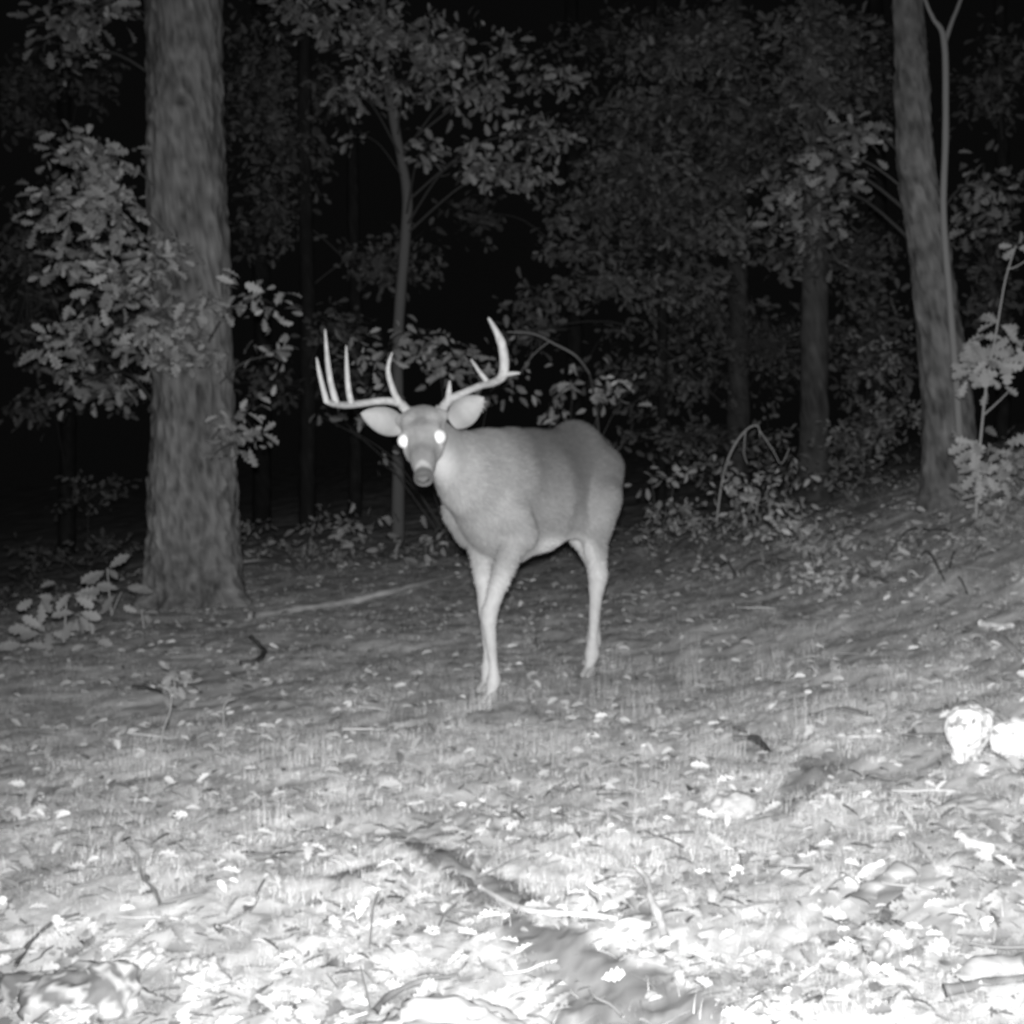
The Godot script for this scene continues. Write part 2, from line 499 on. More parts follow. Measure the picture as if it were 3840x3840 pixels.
	for s in [-1.0, 1.0]:
		hf.bone(Vector3(-0.005, 0.035, 0.012 * s), Vector3(0.035, 0.012, 0.013 * s), 0.020, 0.014, 0.012, 0.010, 0.006)
		hf.round_bone(Vector3(-0.01, 0.015, 0.012 * s), Vector3(0.03, 0.009, 0.013 * s), 0.012, 0.009, 0.006)
	var hoof := hf.skin().mesh()
	for p in [Vector3(0.355, 0, -0.090), Vector3(0.185, 0, 0.055), Vector3(-0.322, 0, -0.10), Vector3(-0.57, 0, 0.045)]:
		put("hoof", hoof, grey(0.36, 0.6), deer).position = p
	# antlers: a main beam with its tines
	var bone := grey(1.0, 0.55, true)
	var beams := [
		[[Vector3(1532, 1550, 5.0), Vector3(1500, 1513, 4.99), Vector3(1440, 1503, 4.95), Vector3(1370, 1511, 4.9), Vector3(1300, 1519, 4.83), Vector3(1250, 1514, 4.76), Vector3(1225, 1505, 4.72)], [0.019, 0.0155, 0.013, 0.0125, 0.0125, 0.011, 0.009],
			[[[Vector3(1512, 1528, 4.99), Vector3(1480, 1478, 4.97), Vector3(1457, 1405, 4.95), Vector3(1458, 1362, 4.94), Vector3(1471, 1322, 4.94)], [0.015, 0.0115, 0.0095, 0.007, 0.0025]],
			[[Vector3(1318, 1517, 4.84), Vector3(1306, 1455, 4.84), Vector3(1301, 1380, 4.84), Vector3(1298, 1296, 4.86)], [0.0125, 0.0098, 0.008, 0.0025]],
			[[Vector3(1262, 1516, 4.77), Vector3(1241, 1440, 4.77), Vector3(1228, 1350, 4.78), Vector3(1219, 1236, 4.8)], [0.013, 0.0105, 0.009, 0.003]],
			[[Vector3(1225, 1507, 4.72), Vector3(1206, 1435, 4.70), Vector3(1195, 1385, 4.70), Vector3(1187, 1341, 4.71)], [0.0105, 0.0085, 0.007, 0.0025]]]],
		[[Vector3(1654, 1543, 5.0), Vector3(1682, 1502, 4.99), Vector3(1738, 1473, 4.97), Vector3(1803, 1446, 4.92), Vector3(1855, 1432, 4.86), Vector3(1886, 1405, 4.82), Vector3(1890, 1345, 4.80), Vector3(1876, 1275, 4.80), Vector3(1832, 1192, 4.82)], [0.019, 0.016, 0.0125, 0.0125, 0.014, 0.0175, 0.0165, 0.015, 0.004],
			[[[Vector3(1680, 1505, 4.99), Vector3(1684, 1465, 4.97), Vector3(1686, 1428, 4.97)], [0.014, 0.010, 0.0035]],
			[[Vector3(1832, 1437, 4.89), Vector3(1800, 1397, 4.89), Vector3(1766, 1347, 4.9)], [0.011, 0.0078, 0.0025]],
			[[Vector3(1884, 1408, 4.82), Vector3(1915, 1401, 4.80), Vector3(1950, 1399, 4.79)], [0.010, 0.008, 0.003]]]],
	]
	for a in beams:
		var pts := []
		for q in a[0]: pts.append(inv * at(q.x, q.y, q.z))
		var sh := tube(pts, a[1], 12, 6, 1.0, 0.05)
		paint_antler(sh)
		var beam := put("antler", sh.mesh(), bone, deer)
		for t in a[2]:
			var tp := []
			for q in t[0]: tp.append(inv * at(q.x, q.y, q.z))
			var ts := tube(tp, t[1], 10, 5, 1.0, 0.04)
			paint_antler(ts)
			put("tine", ts.mesh(), bone, beam)
		var ring := TorusMesh.new()          # the burr at the root
		ring.inner_radius = 0.014
		ring.outer_radius = 0.027
		ring.rings = 24
		ring.ring_segments = 10
		var burr := put("burr", ring, grey(0.42, 0.7), beam)
		var dir: Vector3 = (pts[1] - pts[0]).normalized()
		burr.position = pts[0].lerp(pts[1], 0.12)
		burr.basis = Basis(Quaternion(Vector3.UP, dir))
func paint_antler(s: Shape) -> void:
	for i in s.v.size():
		var p := s.v[i]
		var tone := 0.42 + 0.14 * fine.get_noise_3d(p.x * 30.0, p.y * 30.0, p.z * 30.0) + 0.10 * fine.get_noise_3d(p.x * 90.0, p.y * 90.0, p.z * 90.0)
		s.c[i] = Color(tone, tone, tone)

# ---------------------------------------------------------------- trees
# a trunk with furrowed bark: points, radii
func bark_trunk(pts: Array, radii: Array, sides: int, rows: int, rough: float, tone: float, seed_at: float) -> Shape:
	var s := Shape.new()
	var n: int = pts.size()
	for r in rows + 1:
		var t := float(r) / rows * (n - 1)
		var i := mini(int(t), n - 2)
		var w := t - i
		var a: Vector3 = pts[maxi(i - 1, 0)]
		var b: Vector3 = pts[i]
		var c: Vector3 = pts[i + 1]
		var d: Vector3 = pts[mini(i + 2, n - 1)]
		var p := b.cubic_interpolate(c, a, d, w)
		var rad := lerpf(radii[i], radii[i + 1], smoothstep(0, 1, w) * 0.5 + w * 0.5)
		for k in sides:
			var q := TAU * k / sides
			var dir := Vector3(cos(q), 0, sin(q))
			if rough > 0.015: rad = lerpf(radii[i], radii[i + 1], smoothstep(0, 1, w) * 0.5 + w * 0.5) * (1.0 + 0.16 * exp(-maxf(p.y, 0.0) / 0.16) * (0.4 + cos(q * 5.0 + seed_at) + 0.4 * cos(q * 3.0)))
			var x := dir * rad
			var f1 := bumps.get_noise_3d(x.x * 8.0 + seed_at, p.y * 2.8, x.z * 8.0)
			var f2 := fine.get_noise_3d(x.x * 10.0 + seed_at, p.y * 5.5, x.z * 10.0)
			var ridge := 1.0 - 2.0 * absf(f1)
			var lump := hills.get_noise_3d(x.x * 4.0 + seed_at, p.y * 1.4, x.z * 4.0)
			var out := rad * (1.0 + 0.10 * lump) + rough * (ridge * 0.9 + f2 * 0.8)
			var plate := fine.get_noise_3d(x.x * 6.0 - seed_at, p.y * 5.0, x.z * 6.0)
			out += rough * 0.8 * plate
			var g := tone * (1.0 + 0.38 * (ridge - 0.55) + 0.55 * f2 + 0.45 * lump + 0.9 * maxf(0.0, plate - 0.08) + 0.45 * fine.get_noise_3d(x.x * 3.0, p.y * 3.0 + seed_at, x.z * 3.0))
			s.point(p + dir * out, maxf(g, 0.03))
	for r in rows:
		for k in sides:
			var k2 := (k + 1) % sides
			s.quad(r * sides + k, r * sides + k2, (r + 1) * sides + k2, (r + 1) * sides + k)
	return s

func leaf_shape(kind: int) -> Shape:      # a lobed oak leaf, one unit long, its stalk at the origin, growing along x
	var ts := [0.0, 0.10, 0.22, 0.31, 0.42, 0.52, 0.66, 0.75, 0.88, 1.0]
	var ws := [0.015, 0.03, 0.19, 0.09, 0.30, 0.13, 0.38, 0.16, 0.25, 0.02]
	if kind == 1:   # a plain oval leaf
		ws = [0.01, 0.05, 0.18, 0.14, 0.28, 0.20, 0.29, 0.17, 0.13, 0.0]
	if kind == 2:   # a broader, deeper lobed one
		ws = [0.015, 0.05, 0.22, 0.13, 0.33, 0.17, 0.36, 0.20, 0.22, 0.03]
	var s := Shape.new()
	for i in ts.size():
		var t: float = ts[i]
		var w: float = ws[i] * 0.82
		var sag := -0.16 * t * t
		s.point(Vector3(t, sag, 0))
		for e in [-1.0, 1.0]:
			s.point(Vector3(t + w * 0.2, sag + w * 0.35 - 0.1 * w * e, w * e))
	for i in ts.size() - 1:
		var a := i * 3
		s.quad(a, a + 3, a + 4, a + 1)
		s.quad(a, a + 2, a + 5, a + 3)
	return s

var leaf_meshes := []
var leaf_parts_left := 0

# leaves in clusters through an ellipsoid of branch ends; gives [[Transform3D, tone]] and the cluster centres
func leafage(centre: Vector3, size: Vector3, clusters: int, each: int, leaf: float, toward := 0.35) -> Array:
	var out := []
	var hubs := []
	for c in clusters:
		var p := Vector3(rng.randfn(), rng.randfn(), rng.randfn())
		p = p.normalized() * pow(rng.randf(), 0.45)
		p = centre + p * size
		hubs.append(p)
		var spread := leaf * 1.15
		var shade := rng.randf_range(0.65, 1.3)
		for k in each:
			var dir := Vector3(rng.randfn(), rng.randfn() * 0.7 - 0.35, rng.randfn()).normalized()
			var nrm := (Vector3(rng.randfn(), rng.randfn(), rng.randfn()) * 0.7 + Vector3(0, 0.35, 0) + (Vector3(0, 1.2, 0) - p).normalized() * toward).normalized()
			var x := (dir - nrm * dir.dot(nrm)).normalized()
			var l := leaf * rng.randf_range(0.42, 1.1)
			var bs := Basis(x, nrm, x.cross(nrm)).scaled_local(Vector3(l, l, l))
			out.append([Transform3D(bs, p + dir * rng.randf() * spread * 1.25), shade * rng.randf_range(0.6, 1.3)])
	return [out, hubs]

func many(called: String, mesh: Mesh, list: Array, mat: Material, parent: Node) -> MultiMeshInstance3D:
	var mm := MultiMesh.new()
	mm.transform_format = MultiMesh.TRANSFORM_3D
	mm.use_colors = true
	mm.mesh = mesh
	mm.instance_count = list.size()
	for i in list.size():
		mm.set_instance_transform(i, list[i][0])
		var g: float = list[i][1]
		mm.set_instance_color(i, Color(g, g, g))
	var o := MultiMeshInstance3D.new()
	o.multimesh = mm
	o.material_override = mat
	o.set_meta("kind", "stuff")
	if parent == null:
		o.name = numbered(called)
		add_child(o)
	else:
		var k := 0
		var n := called
		while parent.has_node(NodePath(n)):
			k += 1
			n = "%s_%03d" % [called, k]
		o.name = n
		parent.add_child(o)
	return o

# one branch with twigs to every cluster of leaves, and the leaves themselves
func bough(parent: Node3D, from: Vector3, u: float, v: float, d: float, ru: float, rv: float, rd: float, clusters: int, each: int, leaf: float, singly := 0, thick := 0.02, tone := 0.42, kind := 0, woody := true) -> void:
	var centre := at(u, v, d) - parent.position
	var res := leafage(centre + parent.position, Vector3(ru * d / FOCAL, rv * d / FOCAL, rd), clusters, each, leaf)
	if woody:
		var wood := Shape.new()
		var mid := from.lerp(centre, 0.55) + Vector3(0, 0.12, 0) * from.distance_to(centre)
		wood.add(tube([from, mid, centre], [thick, thick * 0.7, thick * 0.4], 7, 5))
		for h in res[1]:
			var q: Vector3 = h - parent.position
			var t := rng.randf_range(0.6, 1.0)
			var s := mid.lerp(centre, t)
			if s.distance_to(q) > 0.03:
				wood.add(tube([s, s.lerp(q, 0.5) + Vector3(0, 0.04, 0), q], [thick * 0.3, thick * 0.22, thick * 0.12], 5, 3))
		put("branch", wood.mesh(), grey(0.10), parent)
	var rest := []
	for l in res[0]:
		var t: Transform3D = l[0]
		t.origin -= parent.position
		if singly > 0:
			singly -= 1
			var o := put_fast("leaf", leaf_meshes[kind if rng.randf() < 0.6 else rng.randi_range(0, 2)], grey(snappedf(clampf(tone * float(l[1]), 0.08, 0.6), 0.04), 0.6), parent)
			o.transform = t
		else:
			rest.append([t, tone * float(l[1])])
	if rest.size():
		var cut := int(rest.size() * 0.6)
		for part in [[kind, rest.slice(0, cut)], [2 - kind if kind != 1 else 0, rest.slice(cut)]]:
			if part[1].size(): many("foliage", leaf_meshes[part[0]], part[1], grey(1.0, 0.6, true), parent)

var leaf_count := {}
func put_fast(called: String, mesh: Mesh, mat: Material, parent: Node) -> MeshInstance3D:
	var k: int = leaf_count.get(parent, 0)
	leaf_count[parent] = k + 1
	var o := MeshInstance3D.new()
	o.mesh = mesh
	o.material_override = mat
	o.name = called if k == 0 else "%s_%03d" % [called, k]
	parent.add_child(o)
	return o

func pts_at(list: Array) -> Array:     # [[u, v, d], ...] to points
	var out := []
	for q in list: out.append(at(q[0], q[1], q[2]))
	return out

func rel(list: Array, o: Node3D) -> Array:
	var out := []
	for q in list: out.append(q - o.position)
	return out

func px(w: float, d: float) -> float:  # radius of something w pixels wide
	return 0.5 * w * d / FOCAL

# a tree from its trunk as seen ([u, v, distance, width] from the base up) and its leafy boughs
# boughs: [u, v, distance, ru, rv, depth, density, leaf length, leaves built singly]
func tree(called: String, label: String, category: String, group: String, trunk: Array, boughs: Array, rough := 0.01, tone := 0.20, sides := 40, kind := 0, leaf_tone := 0.42) -> Node3D:
	var first: Array = trunk[0]
	var root := ground_at(first[0], first[1]) if first[2] < 0.0 else at(first[0], first[1], first[2])
	var shift := root - at(first[0], first[1], absf(first[2]))
	if first[2] < 0.0: shift = Vector3(root.x - at(first[0], first[1], -root.z).x, 0, 0)
	var base_d := -root.z
	var t := thing(called, label, category, root, group)
	var pts := []
	var radii := []
	for q in trunk:
		var d: float = base_d + (absf(q[2]) - absf(first[2]))
		pts.append(at(q[0], q[1], d) - root)
		radii.append(px(q[3], d))
	pts[0] = Vector3.ZERO
	pts.push_front(Vector3(0, -0.25, 0))
	radii.push_front(radii[0] * 1.3)
	if sides > 12:
		var rows := int(pts[-1].y / (0.035 if base_d < 10.0 else 0.08))
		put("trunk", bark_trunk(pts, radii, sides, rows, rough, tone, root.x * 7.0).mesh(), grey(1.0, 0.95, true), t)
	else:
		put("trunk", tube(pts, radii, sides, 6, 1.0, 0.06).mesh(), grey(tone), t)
	for b in boughs:
		var c := at(b[0], b[1], b[2]) - root
		var from: Vector3 = pts[-1]
		for i in pts.size() - 1:      # leave the trunk a little below the leaves
			var low: Vector3 = pts[i]
			var high: Vector3 = pts[i + 1]
			var want := clampf(c.y - 0.25 - 0.15 * Vector2(c.x, c.z).length(), 0.5, 50.0)
			if want >= low.y and want <= high.y:
				from = low.lerp(high, (want - low.y) / maxf(high.y - low.y, 1e-3))
				break
		var leaf_px: float = b[7] * FOCAL / b[2]
		var n: float = 3.5 * b[6] * PI * b[3] * b[4] / (leaf_px * leaf_px * 0.27)
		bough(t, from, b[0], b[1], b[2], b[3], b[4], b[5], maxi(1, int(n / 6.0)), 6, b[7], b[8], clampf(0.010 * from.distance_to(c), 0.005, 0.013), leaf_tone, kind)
	return t

func build_trees() -> void:
	tree("oak_tree", "thick straight oak trunk with leafy low branches beside the clearing", "tree", "",
		[[722, 2272, -8.66, 372], [724, 2180, 8.66, 338], [722, 1900, 8.66, 312], [724, 1400, 8.66, 288], [700, 600, 8.66, 277], [690, 0, 8.66, 268], [684, -900, 8.7, 250], [680, -2000, 8.8, 215]],
		[[330, 560, 8.2, 150, 80, 0.25, 0.9, 0.095, 40], [180, 770, 8.1, 110, 110, 0.25, 0.8, 0.11, 30], [400, 720, 8.1, 150, 160, 0.25, 1.0, 0.10, 60], [290, 960, 8.2, 160, 100, 0.25, 0.8, 0.11, 30],
		[460, 1060, 8.0, 110, 120, 0.25, 0.9, 0.10, 40], [270, 1260, 8.0, 100, 110, 0.2, 0.9, 0.105, 25], [620, 1190, 8.1, 120, 140, 0.15, 0.5, 0.11, 20], [600, 960, 8.1, 90, 120, 0.15, 0.8, 0.095, 0], [560, 1250, 8.1, 110, 110, 0.15, 0.9, 0.095, 0], [720, 1330, 8.2, 120, 70, 0.12, 0.5, 0.09, 0], [880, 1660, 8.3, 50, 60, 0.12, 0.8, 0.09, 0], [780, 1130, 8.2, 120, 60, 0.12, 0.35, 0.09, 0], [960, 1120, 8.0, 110, 50, 0.2, 0.9, 0.11, 20], [920, 1560, 8.2, 50, 110, 0.15, 0.9, 0.11, 20], [1030, 1330, 8.3, 55, 55, 0.15, 1.1, 0.11, 10],
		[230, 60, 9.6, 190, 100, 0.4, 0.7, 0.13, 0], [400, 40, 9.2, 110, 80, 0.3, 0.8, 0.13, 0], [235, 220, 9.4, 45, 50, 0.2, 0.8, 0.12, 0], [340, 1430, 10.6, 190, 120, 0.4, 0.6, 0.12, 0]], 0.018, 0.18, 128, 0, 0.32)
	tree("sapling", "slender crooked sapling with a broad leafy top behind the antlers", "tree", "",
		[[1492, 2030, -12.6, 52], [1494, 1700, 12.6, 46], [1490, 1350, 12.6, 42], [1500, 1130, 12.6, 42], [1515, 960, 12.6, 40], [1527, 740, 12.6, 42], [1504, 590, 12.6, 34], [1478, 460, 12.6, 36], [1450, 290, 12.6, 30], [1440, 100, 12.6, 26], [1420, -300, 12.6, 20]],
		[[1150, 50, 12.2, 150, 80, 0.5, 0.9, 0.115, 20], [1390, 110, 12.2, 180, 110, 0.5, 0.95, 0.115, 60], [1640, 170, 12.2, 160, 110, 0.5, 0.9, 0.115, 50], [1300, 330, 12.1, 110, 80, 0.4, 0.9, 0.115, 25], [1520, 310, 12.4, 140, 80, 0.4, 0.7, 0.115, 20],
		[1770, 340, 12.2, 130, 80, 0.5, 0.8, 0.115, 25], [1910, 210, 12.4, 110, 70, 0.5, 0.6, 0.11, 10], [2060, 300, 12.4, 110, 50, 0.4, 0.9, 0.11, 15], [1780, 590, 12.0, 90, 90, 0.4, 0.9, 0.115, 25], [1590, 560, 12.0, 70, 60, 0.4, 0.8, 0.115, 10], [2010, 500, 12.3, 140, 90, 0.5, 0.7, 0.11, 0], [1960, 640, 12.3, 130, 70, 0.5, 0.8, 0.11, 0], [1350, 500, 12.6, 60, 30, 0.3, 0.6, 0.11, 0]], 0.008, 0.19, 10, 0, 0.30)
	tree("ash_tree", "leaning forest trunk beside a thin forked sapling on the rising bank", "tree", "",
		[[3562, 1880, -8.6, 225], [3560, 1800, 8.6, 192], [3552, 1500, 8.6, 176], [3510, 1150, 8.6, 152], [3470, 850, 8.6, 138], [3432, 600, 8.6, 130], [3418, 300, 8.6, 118], [3404, 0, 8.7, 100], [3370, -700, 8.8, 85], [3350, -1800, 9.0, 60]],
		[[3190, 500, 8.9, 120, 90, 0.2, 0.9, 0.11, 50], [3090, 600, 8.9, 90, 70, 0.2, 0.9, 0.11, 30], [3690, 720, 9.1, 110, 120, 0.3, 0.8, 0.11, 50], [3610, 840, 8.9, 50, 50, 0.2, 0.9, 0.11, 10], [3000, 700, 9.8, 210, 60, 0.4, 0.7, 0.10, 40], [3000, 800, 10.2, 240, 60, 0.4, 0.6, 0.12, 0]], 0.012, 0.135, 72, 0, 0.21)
	var fork := tree("forked_sapling", "thin pale forked sapling against the leaning trunk", "tree", "",
		[[3610, 1890, -8.3, 34], [3590, 1500, 8.3, 30], [3560, 1100, 8.3, 27], [3538, 800, 8.3, 25], [3546, 500, 8.3, 25], [3541, 160, 8.3, 24], [3500, 70, 8.3, 15], [3470, 0, 8.3, 14], [3380, -260, 8.4, 10]], [], 0.0, 0.24, 10)
	put("branch", tube([at(3541, 165, 8.31) - fork.position, at(3570, 80, 8.3) - fork.position, at(3602, 0, 8.3) - fork.position, at(3690, -260, 8.3) - fork.position], [px(22, 8.3), px(17, 8.3), px(15, 8.3), px(9, 8.3)], 8, 4).mesh(), grey(0.24), fork)
	tree("shaded_tree", "dim grey trunk under low foliage behind the right of the clearing", "tree", "",
		[[3052, 1775, 12.6, 112], [3054, 1600, 12.6, 100], [3056, 1200, 12.6, 92], [3060, 800, 12.6, 88], [3060, 0, 12.6, 80], [3060, -900, 12.6, 60]],
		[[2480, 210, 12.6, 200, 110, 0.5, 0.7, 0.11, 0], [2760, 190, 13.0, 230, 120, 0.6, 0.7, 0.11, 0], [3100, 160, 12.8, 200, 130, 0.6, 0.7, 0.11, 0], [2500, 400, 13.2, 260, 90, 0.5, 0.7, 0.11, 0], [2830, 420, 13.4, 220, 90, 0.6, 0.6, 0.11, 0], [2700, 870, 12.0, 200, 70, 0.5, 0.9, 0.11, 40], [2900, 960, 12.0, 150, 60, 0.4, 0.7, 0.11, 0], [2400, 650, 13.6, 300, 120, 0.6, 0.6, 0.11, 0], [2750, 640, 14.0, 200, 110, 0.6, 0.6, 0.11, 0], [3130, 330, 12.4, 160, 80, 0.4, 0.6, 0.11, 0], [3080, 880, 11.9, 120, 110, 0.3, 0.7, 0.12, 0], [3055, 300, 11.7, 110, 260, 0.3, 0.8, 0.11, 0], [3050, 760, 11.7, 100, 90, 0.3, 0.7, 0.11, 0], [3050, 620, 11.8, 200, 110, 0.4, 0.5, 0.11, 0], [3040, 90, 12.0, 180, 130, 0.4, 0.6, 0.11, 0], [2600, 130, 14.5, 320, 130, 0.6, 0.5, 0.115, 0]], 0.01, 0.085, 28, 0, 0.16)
	tree("slim_tree", "slim dark trunk standing deep among the low branches", "tree", "trunks deep in the wood",
		[[2766, 1740, 15.6, 84], [2770, 1300, 15.6, 76], [2765, 900, 15.6, 70], [2755, 100, 15.6, 60], [2750, -900, 15.6, 45]],
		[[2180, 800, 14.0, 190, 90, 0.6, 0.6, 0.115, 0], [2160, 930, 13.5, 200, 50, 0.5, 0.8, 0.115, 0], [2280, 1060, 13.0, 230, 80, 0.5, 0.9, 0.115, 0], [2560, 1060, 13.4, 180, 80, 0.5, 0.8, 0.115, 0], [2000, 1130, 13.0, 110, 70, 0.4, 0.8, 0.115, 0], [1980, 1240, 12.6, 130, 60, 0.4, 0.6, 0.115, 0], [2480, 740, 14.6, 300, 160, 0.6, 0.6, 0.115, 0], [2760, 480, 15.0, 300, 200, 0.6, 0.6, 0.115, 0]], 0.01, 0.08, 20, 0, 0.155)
	# trunks and leaves deeper in the dark
	var far := [
		["far trunk dimly seen left of the sapling under the dark foliage", 1150, 2010, 15.0, 62, [[1040, 560, 15.0, 200, 260, 0.6, 0.5, 0.12, 0], [1150, 300, 15.5, 220, 140, 0.6, 0.5, 0.12, 0], [1250, 1230, 14.0, 150, 80, 0.5, 0.6, 0.115, 0], [1400, 960, 15.0, 120, 110, 0.5, 0.6, 0.12, 0]]],
		["far trunk between the oak and the sapling, in the darkest gap", 1330, 2010, 16.5, 50, [[1010, 820, 15.5, 170, 200, 0.7, 0.4, 0.12, 0], [1500, 980, 16.0, 200, 130, 0.7, 0.4, 0.12, 0], [1300, 1400, 15.0, 220, 100, 0.7, 0.35, 0.12, 0], [1000, 1450, 15.0, 160, 120, 0.6, 0.35, 0.12, 0]]],
		["far trunk almost lost in the dark left of the oak", 250, 2080, 17.0, 60, [[100, 380, 14.0, 140, 220, 0.6, 0.6, 0.12, 0], [90, 1050, 13.0, 110, 400, 0.6, 0.6, 0.115, 0], [420, 1250, 13.0, 200, 330, 0.6, 0.4, 0.115, 0], [350, 280, 15.0, 160, 120, 0.6, 0.4, 0.12, 0], [120, 1520, 13.0, 110, 90, 0.5, 0.5, 0.115, 0]]],
		["far thin trunk between the buck's rump and the shaded trunk", 2480, 1860, 15.0, 36, [[2480, 900, 15.5, 260, 160, 0.6, 0.6, 0.12, 0], [2650, 1180, 16.0, 230, 140, 0.6, 0.5, 0.12, 0], [2350, 500, 15.5, 260, 180, 0.6, 0.5, 0.12, 0], [2450, 1420, 15.0, 320, 150, 0.7, 0.4, 0.11, 0], [2900, 1300, 15.5, 260, 220, 0.7, 0.4, 0.11, 0], [2250, 170, 16.0, 250, 130, 0.7, 0.3, 0.12, 0], [2600, 1640, 14.0, 300, 90, 0.6, 0.4, 0.10, 0]]],
		["far trunk with dim foliage behind the leaning tree", 3290, 1740, 16.5, 70, [[3270, 1300, 14.0, 170, 330, 0.7, 0.6, 0.115, 0], [3230, 960, 15.0, 200, 150, 0.6, 0.6, 0.12, 0], [3200, 280, 15.0, 260, 240, 0.6, 0.6, 0.12, 0], [3250, 1620, 13.0, 160, 130, 0.6, 0.5, 0.115, 0]]],
		["far trunk with dim foliage behind the bright seedling", 3760, 1640, 14.5, 50, [[3730, 300, 13.5, 130, 240, 0.7, 0.6, 0.115, 0], [3720, 1050, 13.0, 130, 400, 0.6, 0.5, 0.115, 0]]],
		["far trunk in the black gap above the buck's back", 2150, 1820, 18.0, 60, [[1800, 800, 17.0, 200, 120, 0.7, 0.25, 0.16, 0], [2350, 1250, 16.0, 150, 60, 0.6, 0.3, 0.12, 0]]],
		["far trunk dimly seen just right of the oak", 980, 2060, 18.0, 70, [[960, 250, 14.5, 150, 260, 0.6, 0.5, 0.115, 0], [900, 480, 16.0, 100, 100, 0.6, 0.3, 0.12, 0]]],
	]
	for q in far:
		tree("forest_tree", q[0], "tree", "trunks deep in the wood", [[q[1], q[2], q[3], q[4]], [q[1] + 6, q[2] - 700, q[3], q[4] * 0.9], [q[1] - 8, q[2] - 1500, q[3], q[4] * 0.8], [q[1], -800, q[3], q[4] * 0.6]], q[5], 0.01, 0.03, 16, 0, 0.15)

func shrub(label: String, u: float, v: float, d: float, blobs: Array, leaf := 0.09, kind := 1, tone := 0.40, called := "shrub", group := "") -> Node3D:
	var root := ground_at(u, v) if d < 0.0 else at(u, v, d)
	root.y = ground_y(root.x, root.z)
	var t := thing(called, label, "shrub", root, group)
	for b in blobs:
		var leaf_px: float = leaf * FOCAL / b[2]
		var n: float = 2.8 * b[6] * PI * b[3] * b[4] / (leaf_px * leaf_px * 0.27)
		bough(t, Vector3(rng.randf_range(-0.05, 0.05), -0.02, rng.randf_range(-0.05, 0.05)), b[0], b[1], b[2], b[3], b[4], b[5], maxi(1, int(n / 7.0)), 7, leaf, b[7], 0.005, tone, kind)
	return t

# a seedling: stems as pixel lines, then leaves one by one in tufts [u, v, d, count, size, spread]
func seedling(called: String, label: String, category: String, root: Vector3, stems: Array, tufts: Array, tone := 0.42, kind := 0) -> Node3D:
	var t := thing(called, label, category, root)
	for st in stems:
		var p := rel(pts_at(st[0]), t)
		var r := []
		for i in p.size(): r.append(lerpf(st[1], st[2], float(i) / (p.size() - 1)))
		put("stem", tube(p, r, 7, 4, 1.0, 0.1).mesh(), grey(0.34), t)
	for q in tufts:
		var c: Vector3 = at(q[0], q[1], q[2])
		for k in int(q[3]):
			var dir := Vector3(rng.randfn(), rng.randfn() * 0.5 - 0.1, rng.randfn() * 0.7).normalized()
			var nrm := (Vector3(rng.randfn(), rng.randfn(), rng.randfn()) * 0.35 + Vector3(0, 0.4, 0) + (Vector3(0, 1.2, 0) - c).normalized() * 0.8).normalized()
			var x := (dir - nrm * dir.dot(nrm)).normalized()
			var l: float = q[4] * rng.randf_range(0.75, 1.2)
			var o := put_fast("leaf", leaf_meshes[kind], grey(snappedf(clampf(tone * rng.randf_range(0.85, 1.15), 0.2, 0.6), 0.06), 0.6), t)
			o.transform = Transform3D(Basis(x, nrm, x.cross(nrm)).scaled_local(Vector3(l, l, l)), c + dir * q[5] * rng.randf() - root)
	return t

